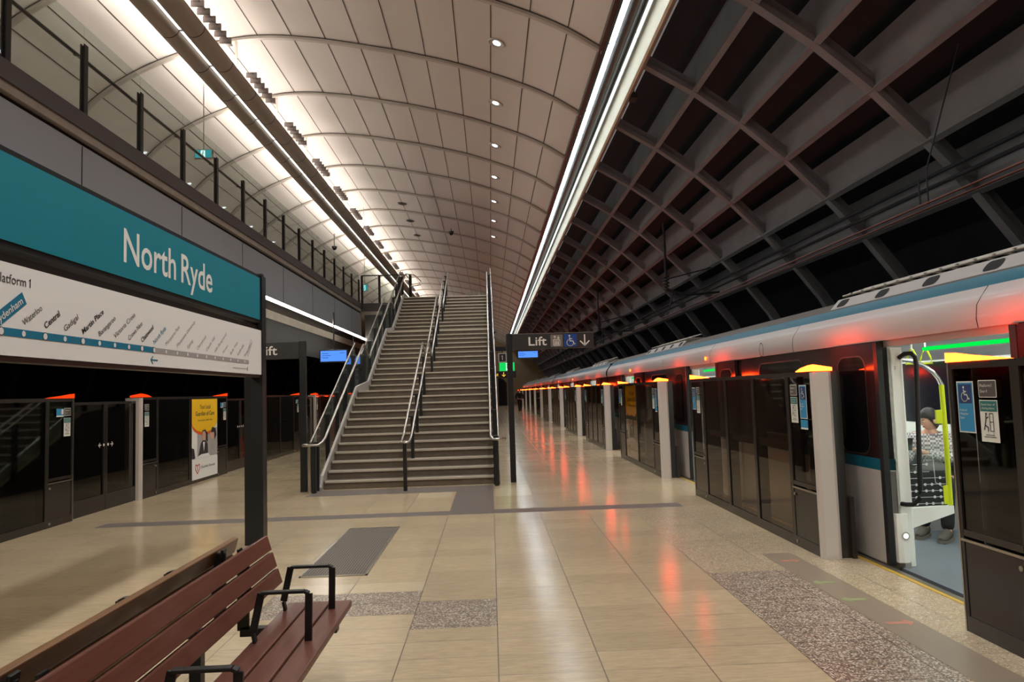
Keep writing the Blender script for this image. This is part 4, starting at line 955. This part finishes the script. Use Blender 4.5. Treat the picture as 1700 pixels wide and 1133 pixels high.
# ------------------------------------------------------------------ train
TX = 3.42; TF = 5.36; CY0, CY1 = 2.62, 20.55; OPEN = [(4.47+6.05*k, 6.10+6.05*k) for k in range(3)]
def make_car():
    t = thing('train_carriage', '', 'train carriage', (4.5, CY0, 0))
    mids = []; prev = CY0
    for a0, b0 in OPEN: mids.append((prev, a0)); prev = b0
    mids.append((prev, CY1))
    lo = MB(); te = MB(); band = MB()
    for a0, b0 in mids:
        lo.box(TX,TX+0.06,a0,b0,-0.75,0.815); te.box(TX-0.001,TX+0.06,a0,b0,0.815,0.915); band.box(TX,TX+0.05,a0,b0,0.915,1.945)
    lo.build('lower_body','tr_white',t,0.004); te.build('stripe','tr_teal',t); bd = band.build('window_band','tr_dark',t)
    for a0, b0 in mids:
        c = (a0+b0)/2; hw = min(0.62, (b0-a0)/2-1.05)
        if hw < 0.3: continue
        F = Frame((TX,c,0),(0,-1,0),(0,0,1)); w = MB(); w.frr(F,-hw-0.02,hw+0.02,0.99,1.86,0.1,0,0.003); w.frr(F,-hw,hw,1.01,1.84,0.09,1,0.005); w.build('window',['metal_dark','tr_glass_solid'],t)
    for a0, b0 in OPEN:   # opened leaves hanging outside the body either side
        for q, ya, yb in ((-1,a0-0.82,a0-0.01),(1,b0+0.01,b0+0.82)):
            l = MB(); l.box(TX-0.05,TX-0.01,ya,yb,0.915,1.93,0); l.box(TX-0.051,TX-0.01,ya,yb,0.815,0.915,1); l.box(TX-0.05,TX-0.01,ya,yb,0.02,0.815,2)
            e = yb if q < 0 else ya; l.box(TX-0.055,TX-0.005,e-0.03,e+0.03,0.02,1.93,3)
            ob = l.build('door_leaf',['tr_dark','tr_teal','tr_white','rubber'],t)
            F = Frame((TX-0.05,(ya+yb)/2+q*0.03,0),(0,-1,0),(0,0,1)); w = MB(); w.frr(F,-0.26,0.26,0.93,1.83,0.12,0,0.002); w.frr(F,-0.245,0.245,0.945,1.815,0.11,1,0.004); w.build('door_window',['metal_dark','tr_glass_solid'],ob)
    roof = [(TX-0.02,1.94),(TX-0.03,2.00),(TX-0.02,2.10),(TX+0.02,2.165),(TX+0.075,2.235)]
    a = MB(); a.ribbon(roof, CY0, CY1, 0); a.ribbon([(TX-0.02,1.94),(TX+0.12,1.94)],CY0,CY1,0,False)
    for a0, b0 in OPEN: a.box(TX+0.02,TX+0.06,a0,b0,1.885,1.945,0)
    for y in [CY0+2.2+3.02*k for k in range(6)]: a.ribbon([(p[0]-0.002,p[1]) for p in roof],y-0.004,y+0.004,1)
    F = Frame((TX-0.03,8.75,2.02),(0,-1,0),(0,0,1)); a.fstroke(F,[(0.06*math.cos(i*PI/8),0.085*math.sin(i*PI/8)) for i in range(17)],0.008,1,0.004)
    a.build('cantrail',['tr_silver','tr_dark'],t)
    a = MB(); a.ribbon([(TX+0.075,2.235),(TX+0.14,2.30),(TX+0.16,2.33)],CY0,CY1,0); a.build('roof_stripe','tr_teal',t)
    a = MB(); rp = [(TX+0.16,2.33),(TX+0.3,2.40),(TX+0.55,2.48),(TX+0.9,2.55),(TX+1.05,2.56),(TX+1.5,2.48),(TX+1.85,2.33),(TX+2.0,2.1),(TX+2.02,0.9),(TX+2.02,-0.75)]
    a.ribbon(rp,CY0,CY1,0)
    for y in (CY0,CY1):
        pts = [(TX,-0.75)]+[(TX,1.94)]+roof[1:]+rp; a.add([(p[0],y,p[1]) for p in pts],[tuple(range(len(pts)))],1)
    a.build('roof',['tr_roof','rubber'],t)
    # rooftop air conditioning shroud
    for s0, s1 in ((4.05,7.4),(13.3,16.4)):
        sh = MB(); F = Frame((TX+0.20,s1,2.345),(0,-1,0),Vector((0.16,0,0.18)).normalized()); L = s1-s0
        sh.fbox(F,0,L,0,0.155,-0.02,0.0,0); ob = sh.build('air_conditioner_shroud','tr_silver',t,0.004)
        for k in range(5): v = MB(); v.frr(F,0.10+k*(L-0.4)/4.0,0.29+k*(L-0.4)/4.0,0.028,0.132,0.04,0,0.003); v.build('vent_opening','gapblack',ob)
        g = MB()
        for k in range(5): g.tube([(TX+0.36+0.06*k,s0+0.02,2.50+0.018*k),(TX+0.36+0.06*k,s1,2.50+0.018*k)],0.012,5)
        for k in range(16): g.box(TX+0.33,TX+0.65,s0+k*L/16,s0+k*L/16+0.02,2.50,2.51)
        g.build('roof_pipe','trough',ob)
    a = MB()
    for yy in (11.05, 17.1): a.cyl((TX-0.045,yy,2.02),0,0.028,0.02,14)
    a.build('indicator_lamp','lamp_round',t)
    # interior
    a = MB(); a.box(TX+0.03,TF,CY0+0.05,CY1-0.05,-0.06,0.0,0); a.build('interior_floor','int_floor',t)
    a = MB(); a.box(TX+0.06,TF,CY0+0.05,CY1-0.05,2.06,2.09,0); a.prism([(TF-0.30,2.06),(TF,2.06),(TF,1.82)],1,CY0+0.05,CY1-0.05,1)
    for m0, m1 in mids: a.box(TX+0.05,TX+0.08,m0,m1,0,2.06,0)
    a.box(TF,TF+0.05,CY0,CY1,0,2.09,0)
    for y in (CY0+0.04,CY1-0.06): a.box(TX+0.06,TF,y,y+0.02,0,2.06,0)
    a.build('interior_lining',['int_wall','int_grey'],t)
    for a0, b0 in OPEN:
        for y0, y1 in ((a0+0.1,b0-0.1),(b0+1.25,min(b0+3.9,CY1-0.1))): a = MB(); a.frr(Frame((TF-0.002,(y0+y1)/2,0),(0,-1,0),(0,0,1)),-(y1-y0)/2,(y1-y0)/2,1.06,1.80,0.08,0,0.003); a.build('far_window','int_dark',t)
    a = MB(); y = CY0+0.3
    while y < CY1-1: a.quad((TX+0.62,y,2.055),(TX+0.70,y,2.055),(TX+0.70,y+0.9,2.055),(TX+0.62,y+0.9,2.055)); a.quad((TF-0.62,y,2.055),(TF-0.54,y,2.055),(TF-0.54,y+0.9,2.055),(TF-0.62,y+0.9,2.055)); y += 1.0
    a.build('ceiling_lamp','int_light',t)
    for a0, b0 in OPEN:
        for y, q in ((a0,-1),(b0,1)):
            a = MB(); a.prism([(TX-0.0,y),(TX+0.17,y),(TX+0.19,y+q*0.02),(TX+0.19,y+q*0.08),(TX,y+q*0.08)],2,0,1.88,0); a.build('door_jamb','int_wall',t)
        a = MB(); a.tube([(TX+0.16,a0+0.05,1.845),(TX+0.16,b0-0.35,1.845)],0.016,8); a.build('door_indicator_light','greenled',t)
    return t
M['lamp_round'] = emit('indicator_orange', (255,70,14), 4.0); m = pbr('train_window_dark', (20,17,18), 0.06, 0, 0.8); M['tr_glass_solid'] = m
car = make_car()
clab = ['white and teal train carriage with its door open beside the platform, nearest the viewer','second train carriage along the platform, after the first dark coupling gap','third train carriage along the platform, small in the distance','fourth train carriage, far along the platform near the tunnel end']
for k in range(4):
    c = car if k == 0 else copy_tree(car)
    if k: c.location = (4.5, CY0+18.15*(k if k < 4 else -1), 0)
    tag(c, clab[k], 'train carriage', 'carriages of the train at the right platform')
    if k and k < 4: pass
for k in range(1, 4):
    a = MB(); y = CY0+18.15*k
    for j in range(6): a.box(TX+0.10+0.02*(j%2),TX+1.95,y-0.205+0.033*j,y-0.18+0.033*j,-0.4,2.32)
    lab = 'black folded gangway joint between the train carriages, %s along the platform' % ['at the near end','first','second','third'][k]
    tag(a.build('gangway_bellows','rubber'),lab,'train coupling')

# details of the open doorway of the first carriage
yd = OPEN[0][1]
t = thing('draught_screen', 'printed screen with white dots on a white wedge base inside the train door', 'screen', (3.8,6.2,0.3))
a = MB(); a.prism([(3.58,0.475),(4.01,0.487),(4.01,0.42),(3.58,0.29)],1,6.17,6.22); a.build('base','int_wall',t,0.004)
a = MB(); a.box(3.60,3.96,6.19,6.20,0.487,1.02); a.build('pane','glass',t)
Fp = Frame((3.60,6.188,0.49),(1,0,0),(0,0,1)); a = MB(); a.frect(Fp,0,0.36,0,0.30,0,0.0)
rnd = random.Random(7)
for j in range(6):
    v = 0.02+0.055*j; a.fstroke(Fp,[(0,v),(0.36 if j < 5 else 0.22,v)],0.004,1,0.004)
    for u in [0.03+0.072*i+rnd.uniform(-0.012,0.012) for i in range(5)]:
        if rnd.random() < (0.85 if j < 4 else 0.35): a.fdisc(Fp,u,v,0.0125,1,0.006,12)
a.fstroke(Fp,[(0.14,0.44),(0.26,0.44),(0.27,0.20),(0.36,0.14)],0.005,1,0.004); a.fdisc(Fp,0.15,0.44,0.0125,1,0.006,12); a.fdisc(Fp,0.20,0.36,0.0125,1,0.006,12); a.fstroke(Fp,[(0.08,0.36),(0.20,0.36)],0.005,1,0.004)
a.build('printed_pattern',['pattern','dotwhite'],t)
t = thing('grab_pole', 'bright yellow-green pole bending into a chrome rail inside the train door', 'grab pole', (3.99,6.2,0.5))
a = MB(); a.tube([(3.993,6.19,0.49),(3.995,6.19,1.1),(3.99,6.19,1.54)],0.021,12); a.box(3.92,3.98,6.18,6.20,1.20,1.32); a.box(3.935,3.98,6.18,6.20,0.50,0.66); a.build('pole','yellow',t)
a = MB(); a.tube([(3.99,6.19,1.54),(3.965,6.19,1.60),(3.92,6.19,1.655),(3.83,6.19,1.72),(3.73,6.19,1.76),(3.64,6.19,1.775)],0.018,12); a.build('rail','chrome',t)
t = thing('grab_rail', 'curved black grab rail on the white door jamb', 'grab rail', (3.6,6.05,0.6))
a = MB(); a.tube([(3.575,6.10,1.79),(3.585,6.03,1.82),(3.62,6.0,1.82),(3.655,6.0,1.79),(3.66,6.0,1.72),(3.62,6.0,0.66),(3.60,6.0,0.58),(3.56,6.02,0.535),(3.52,6.06,0.53),(3.51,6.10,0.53)],0.02,10); a.build('rail','black',t)
t = thing('step_light_box', 'white box with a round lit lamp at the foot of the train door jamb', 'lamp', (3.49,6.08,0))
a = MB(); a.prism([(3.42,6.10),(3.43,6.06),(3.47,6.045),(3.52,6.05),(3.545,6.10)],2,0.04,0.45); a.build('case','int_wall',t,0.003)
a = MB(); a.prism([(3.42,6.10),(3.43,6.055),(3.47,6.04),(3.525,6.045),(3.55,6.10)],2,0.0,0.045); a.build('kick_plate','steel',t)
a = MB(); F = Frame((3.49,6.045,0.27),(1,0,0),(0,0,1)); a.fdisc(F,0,0,0.034,0,0.004); a.fdisc(F,0,0.0,0.022,1,0.008); a.build('lamp',['rib','exitwhite'],t)
a = MB(); F = Frame((3.52,6.098,0),(1,0,0),(0,0,1)); a.text(F,'2',0,1.69,0.024,None,0,0.004); tag(a.build('door_number','ink'),'small dark numeral 2 printed on the white door jamb','number')
# hanging straps
for i, (x, y) in enumerate(((4.06,6.5),(3.90,6.45))):
    t = thing('hand_strap', 'yellow hand strap hanging inside the train door, %s' % ('in front of the far window','above the black grab rail')[i], 'hand strap', (x,y,2.03))
    a = MB(); a.tube([(x,y,2.02),(x,y,1.86)],0.008,6); a.build('strap','int_wall',t)
    a = MB(); a.tube([(x-0.06,y,1.74),(x+0.06,y,1.74),(x+0.045,y,1.80),(x+0.012,y,1.87),(x-0.012,y,1.87),(x-0.045,y,1.80)],0.009,8,0,False,True); a.build('grip','yellow',t)
t = thing('overhead_rail', 'thin chrome rail under the train ceiling that carries the hand straps', 'rail', (TX+0.45,8,2.02))
a = MB(); a.tube([(4.0,4.4,2.02),(4.0,12,2.02)],0.012,8); a.tube([(4.32,4.4,2.02),(4.32,12,2.02)],0.012,8); a.build('rail','chrome',t)
# seats
def seat(x, y, label):
    t = thing('upholstered_chair', label, 'chair', (x,y,0))
    a = MB(); a.box(x-0.17,x+0.17,y-0.22,y+0.2,0.40,0.46); a.build('cushion','seat',t,0.02)
    a = MB(); a.bar((x,y+0.2,0.44),(x,y+0.29,1.0),0.34,0.05,0,(0,-1,0)); a.build('backrest','seat',t,0.02)
    a = MB(); a.box(x-0.18,x+0.18,y-0.1,y+0.18,0.0,0.40); a.build('pedestal','int_grey',t)
seat(4.74,7.55,'dark blue train seat under the woman in the checked shirt')
seat(5.12,7.55,'dark blue train seat beside the far wall, right of the seated woman')

# ------------------------------------------------------------------ overhead line
t = thing('overhead_wire', 'pair of thin copper-coloured contact wires above the train', 'wire', (5.0,0,3.5))
a = MB(); a.tube([(5.0,Y_NEAR+0.1,3.58),(5.0,Y_FAR-0.2,3.58)],0.012,5); a.tube([(5.06,Y_NEAR+0.1,3.54),(5.06,Y_FAR-0.2,3.54)],0.012,5); a.build('wire','wire',t)
t = thing('service_pipe', 'pair of thin dark pipes running along the coffers above the train', 'pipe', (6.4,0,4.6))
a = MB(); a.tube([(6.42,Y_NEAR+0.1,4.50),(6.42,Y_FAR-0.2,4.50)],0.03,6); a.tube([(6.52,Y_NEAR+0.1,4.38),(6.52,Y_FAR-0.2,4.38)],0.03,6); a.build('pipe','concrete_back',t)
for k, (y, lab) in enumerate(((7.9,'small wire hanger with dark clamp near the upper right of the coffers'),(19.6,'tall dark wire support with stacked insulators hanging before the coffers'),(32,'dark wire support further along the coffers, behind the tall one'),(44,'dark wire support far along the coffers, above the Lift sign'))):
    t = thing('overhead_line_support', lab, 'wire support', (5.0,y,5.9))
    zt = 6.1
    if k == 0:
        a = MB(); a.tube([(5.0,y,3.6),(5.0,y,3.9)],0.01,6); a.tube([(5.1,y,3.6),(5.1,y,4.0),(5.6,y,5.5)],0.008,6); a.build('rod','concrete_back',t); continue
    a = MB(); a.tube([(5.0,y,6.2),(5.0,y,4.25)],0.035,8); a.tube([(5.0,y,4.3),(5.6,y,4.15),(6.5,y,4.2)],0.03,6); a.tube([(5.0,y,4.6),(6.3,y,4.9)],0.02,6); a.tube([(5.2,y,4.25),(5.0,y,3.6)],0.02,6); a.build('arm','concrete_back',t)
    a = MB()
    for j in range(5): a.cyl((5.0,y,4.3+0.09*j),2,0.09,0.035,12)
    a.build('insulator','metal_dark',t)

# ------------------------------------------------------------------ people
def skin_mesh(name, pts, edges, mat, parent, sub=2, root=0):
    off = root_loc(parent); me = bpy.data.meshes.new(name)
    me.from_pydata([(p[0]-off[0],p[1]-off[1],p[2]-off[2]) for p in pts], edges, []); me.materials.append(M[mat])
    o = bpy.data.objects.new(name, me); COL.objects.link(o); o.parent = parent
    sk = o.modifiers.new('skin','SKIN'); sk.use_smooth_shade = True
    layer = me.skin_vertices[0] if me.skin_vertices else None
    if layer is None:
        bpy.context.view_layer.objects.active = o; 
    for i, p in enumerate(pts):
        r = p[3] if isinstance(p[3], (tuple, list)) else (p[3], p[3]); layer.data[i].radius = r; layer.data[i].use_root = (i == root)
    if sub: s_ = o.modifiers.new('sub','SUBSURF'); s_.levels = sub; s_.render_levels = sub
    return o
def chain(seq, start=0): return [(start+i, start+i+1) for i in range(len(seq)-1)]
def build_person(t, J, mats, hair='cap', face=True):
    """J: dict of joint positions in world space"""
    g = lambda k: tuple(J[k])
    # body (skin): head, neck, arms, legs as one surface
    names = ['pelvis','waist','chest','neck','headb','sl','el','wl','hl','sr','er','wr','hr','hipl','kl','al','fl','hipr','kr','ar','fr']
    rad = dict(pelvis=0.13,waist=0.115,chest=0.135,neck=0.05,headb=0.06,sl=0.06,el=0.042,wl=0.028,hl=0.03,sr=0.06,er=0.042,wr=0.028,hr=0.03,hipl=0.085,kl=0.058,al=0.04,fl=0.03,hipr=0.085,kr=0.058,ar=0.04,fr=0.03)
    idx = {n:i for i,n in enumerate(names)}
    pts = [g(n)+(rad[n],) for n in names]
    E = [('pelvis','waist'),('waist','chest'),('chest','neck'),('neck','headb'),('chest','sl'),('sl','el'),('el','wl'),('wl','hl'),('chest','sr'),('sr','er'),('er','wr'),('wr','hr'),('pelvis','hipl'),('hipl','kl'),('kl','al'),('al','fl'),('pelvis','hipr'),('hipr','kr'),('kr','ar'),('ar','fr')]
    edges = [(idx[a],idx[b]) for a,b in E]
    # five fingers on each hand
    for h, w in (('hl','wl'),('hr','wr')):
        H = Vector(J[h]); D = (H-Vector(J[w])).normalized(); S = D.cross(Vector((0,0,1))).normalized(); B = Vector((0,0,-1))
        for q, ln in ((-0.030,0.055),(-0.010,0.068),(0.010,0.064),(0.030,0.05)):
            b = H+S*q+D*0.02; i0 = len(pts)
            pts += [tuple(b)+(0.009,), tuple(b+D*ln*0.6+B*0.01)+(0.008,), tuple(b+D*ln*0.8+B*0.035)+(0.0065,)]
            edges += [(idx[h],i0),(i0,i0+1),(i0+1,i0+2)]
        b = H+S*0.035-D*0.03; i0 = len(pts); pts += [tuple(b+S*0.012)+(0.010,), tuple(b+S*0.03+D*0.03)+(0.008,)]; edges += [(idx[w],i0),(i0,i0+1)]
    body = skin_mesh('body', pts, edges, 'skin', t, 2)
    # head
    C = Vector(J['head']); fwd = Vector(J['face']).normalized(); up = Vector(J.get('up',(0,0,1))); up = (up-fwd*up.dot(fwd)).normalized(); sd = fwd.cross(up)
    R3 = Matrix((sd, fwd, up)).transposed()
    P = lambda x, y, z: C+sd*x+fwd*y+up*z
    h = MB(); v = []; f = []; n, k = 20, 16
    for i in range(k+1):
        tt = PI*i/k
        for j in range(n):
            a = 2*PI*j/n; x, y, z = math.sin(tt)*math.cos(a)*0.074, math.sin(tt)*math.sin(a)*0.095, math.cos(tt)*0.115
            if z < 0: s_ = 1+z*3.2; x *= max(0.45, s_); y = y*(1+z*1.5) if y < 0 else y*(1+z*0.6)
            if y > 0.06 and abs(z) < 0.02: y -= 0.006
            v.append(P(x, y, z))
    for i in range(k):
        for j in range(n): f.append((i*n+j,(i+1)*n+j,(i+1)*n+(j+1)%n,i*n+(j+1)%n))
    h.add(v, f, 0, True)
    h.add([P(0,0.094,0.012),P(-0.013,0.090,-0.028),P(0.013,0.090,-0.028),P(0,0.113,-0.024)], [(0,1,3),(0,3,2),(1,2,3)], 0, True)   # nose
    for q in (-1,1):
        h.ell(P(q*0.075,-0.005,-0.005),(0.012,0.02,0.032),0,10,8,R3); h.ell(P(q*0.028,0.083,0.010),(0.013,0.008,0.007),1,10,8,R3); h.ell(P(q*0.028,0.0895,0.010),(0.006,0.004,0.006),2,8,6,R3)
        h.bar(P(q*0.016,0.089,0.028),P(q*0.042,0.080,0.030),0.006,0.005,2)
    h.ell(P(0,0.083,-0.052),(0.022,0.008,0.006),3,12,8,R3)
    hd = h.build('head',['skin','stwhite','hair','lip'],t)
    hr = MB(); v = []; f = []
    for i in range(k+1):
        for j in range(n):
            a = 2*PI*j/n; fr = min(1.0, max(0.0, (math.sin(a)+0.25)/0.9)); tt = PI*i/k*(0.86-0.47*fr)
            x, y, z = math.sin(tt)*math.cos(a)*0.086, math.sin(tt)*math.sin(a)*0.106-0.006, math.cos(tt)*0.126+0.006
            if z < -0.03: x *= 0.86; y *= 0.9
            v.append(P(x, y, z))
    for i in range(k):
        for j in range(n): f.append((i*n+j,(i+1)*n+j,(i+1)*n+(j+1)%n,i*n+(j+1)%n))
    hr.add(v, f, 0, True)
    if hair == 'bun': hr.ell(P(0,-0.10,-0.04),(0.05,0.045,0.05),0,14,10,R3)
    hr.build('hair','hair',t)
    # clothes
    def grow(a, k_): return tuple(J[a])+(k_,)
    top = [grow('pelvis',0.145),grow('waist',0.135),grow('chest',0.155),grow('sl',0.082),grow('el',0.062),grow('wl',0.045),grow('sr',0.082),grow('er',0.062),grow('wr',0.045)]
    nk = Vector(J['neck']); ch = Vector(J['chest']); top.append(tuple(ch.lerp(nk,0.75))+(0.075,))
    skin_mesh('shirt', top, [(0,1),(1,2),(2,3),(3,4),(4,5),(2,6),(6,7),(7,8),(2,9)], mats['top'], t, 2, 0)
    leg = [grow('pelvis',0.15),grow('hipl',0.105),grow('kl',0.078),grow('al',0.062),grow('hipr',0.105),grow('kr',0.078),grow('ar',0.062)]
    skin_mesh('trousers', leg, [(0,1),(1,2),(2,3),(0,4),(4,5),(5,6)], mats['leg'], t, 2, 0)
    for a, b in (('al','fl'),('ar','fr')):
        A, B = Vector(J[a]), Vector(J[b]); d = (B-A); d.z = 0; d.normalize(); base = Vector((A.x,A.y,0)); sd_ = Vector((-d.y,d.x,0)); s_ = MB(); v = []
        prof = [(-0.07,0.028,0.095),(-0.04,0.04,0.12),(0.03,0.042,0.11),(0.10,0.046,0.07),(0.16,0.044,0.055),(0.20,0.025,0.04)]
        n_ = 8
        for (l, w, hh) in prof:
            for i in range(n_): an = 2*PI*i/n_; v.append(base+d*l+sd_*w*math.cos(an)+Vector((0,0,0.018+max(0.0,hh/2+hh/2*math.sin(an)))))
        f = [(i*n_+j,i*n_+(j+1)%n_,(i+1)*n_+(j+1)%n_,(i+1)*n_+j) for i in range(len(prof)-1) for j in range(n_)]
        s_.add(v,f,0,True); s_.add(v[:n_],[tuple(range(n_))],0); s_.add(v[-n_:],[tuple(range(n_))],0)
        so = [base+d*l+sd_*w for l, w in ((-0.075,0.03),(-0.03,0.042),(0.1,0.047),(0.17,0.042),(0.205,0.02),(0.205,-0.02),(0.17,-0.042),(0.1,-0.047),(-0.03,-0.042),(-0.075,-0.03))]
        s_.prism([(p.x,p.y) for p in so],2,0.003,0.03,1); s_.build('shoe',[mats['shoe'],'sole'],t)
    return body
M['lip'] = pbr('lips', (160,84,76), 0.5)
t = thing('person', 'seated woman in a checked shirt looking down at a phone in the train', 'person', (4.62,7.4,0))
def rel(o, d): return (o[0]+d[0], o[1]+d[1], o[2]+d[2])
WX, WY = 4.68, 7.50
fw = Vector((-0.55,-0.83,0)).normalized(); rg = Vector((fw.y,-fw.x,0))
def at(f, s, z): p = Vector((WX,WY,0))+fw*f-rg*s; return (p.x,p.y,z)
J = dict(pelvis=at(0,0,0.56),waist=at(0.02,0,0.74),chest=at(0.05,0,0.92),neck=at(0.07,0,1.04),headb=at(0.09,0,1.10),head=at(0.115,0.0,1.165),face=(-0.98,0.0,-0.30),up=(-0.2,-0.05,1),
 sl=at(0.05,-0.17,0.97),el=at(0.12,-0.24,0.72),wl=at(0.30,-0.26,0.83),hl=at(0.36,-0.25,0.88),sr=at(0.05,0.17,0.97),er=at(0.16,0.22,0.76),wr=at(0.31,-0.05,0.83),hr=at(0.36,-0.12,0.87),
 hipl=at(0.08,-0.09,0.54),kl=at(0.45,-0.11,0.52),al=at(0.42,-0.10,0.09),fl=at(0.55,-0.14,0.04),hipr=at(0.08,0.09,0.54),kr=at(0.47,0.12,0.52),ar=at(0.55,0.10,0.09),fr=at(0.68,0.06,0.04))
build_person(t, J, dict(top='shirt',leg='trouser',shoe='shoe'), 'bun')
p = Vector(at(0.42,-0.19,0.93)); t2 = thing('mobile_phone','dark phone held by the seated woman','phone',tuple(p)); a = MB(); a.bar(p-Vector((0.02,0.02,0.06)),p+Vector((0.02,0.02,0.06)),0.07,0.009,0,(1,1,0)); a.build('body','phone',t2,0.002)
p = Vector(at(0.25,0.0,0.66)); t2 = thing('handbag','dark grey bag resting on the lap of the seated woman','bag',tuple(p)); a = MB(); a.ell(p,(0.17,0.12,0.09),0,16,10); a.build('pouch','bag',t2); a = MB(); a.tube([p+Vector((0.13,0,0.05)),p+Vector((0.08,-0.02,0.16)),p+Vector((-0.08,-0.02,0.16)),p+Vector((-0.13,0,0.05))],0.01,6); a.build('strap','bag',t2)

PX, PY = 2.26, 56.0
t = thing('person', 'person in a black coat walking away far down the platform beside the train', 'person', (PX,PY,0))
q = lambda x, y, z: (PX+x, PY+y, z)
J = dict(pelvis=q(0,0,0.98),waist=q(0,0.01,1.14),chest=q(0,0.02,1.36),neck=q(0,0.03,1.52),headb=q(0,0.04,1.57),head=q(0,0.05,1.66),face=(-0.3,-1,0),
 sl=q(-0.19,0,1.42),el=q(-0.30,0.0,1.14),wl=q(-0.16,-0.16,1.02),hl=q(-0.10,-0.20,1.02),sr=q(0.19,0,1.42),er=q(0.30,0,1.14),wr=q(0.2,-0.14,1.0),hr=q(0.15,-0.19,0.98),
 hipl=q(-0.09,0,0.92),kl=q(-0.08,-0.06,0.5),al=q(-0.05,0.02,0.09),fl=q(-0.07,-0.10,0.04),hipr=q(0.09,0,0.92),kr=q(0.08,-0.02,0.5),ar=q(0.07,0.08,0.09),fr=q(0.08,-0.04,0.04))
build_person(t, J, dict(top='coat',leg='trouser',shoe='coat'))
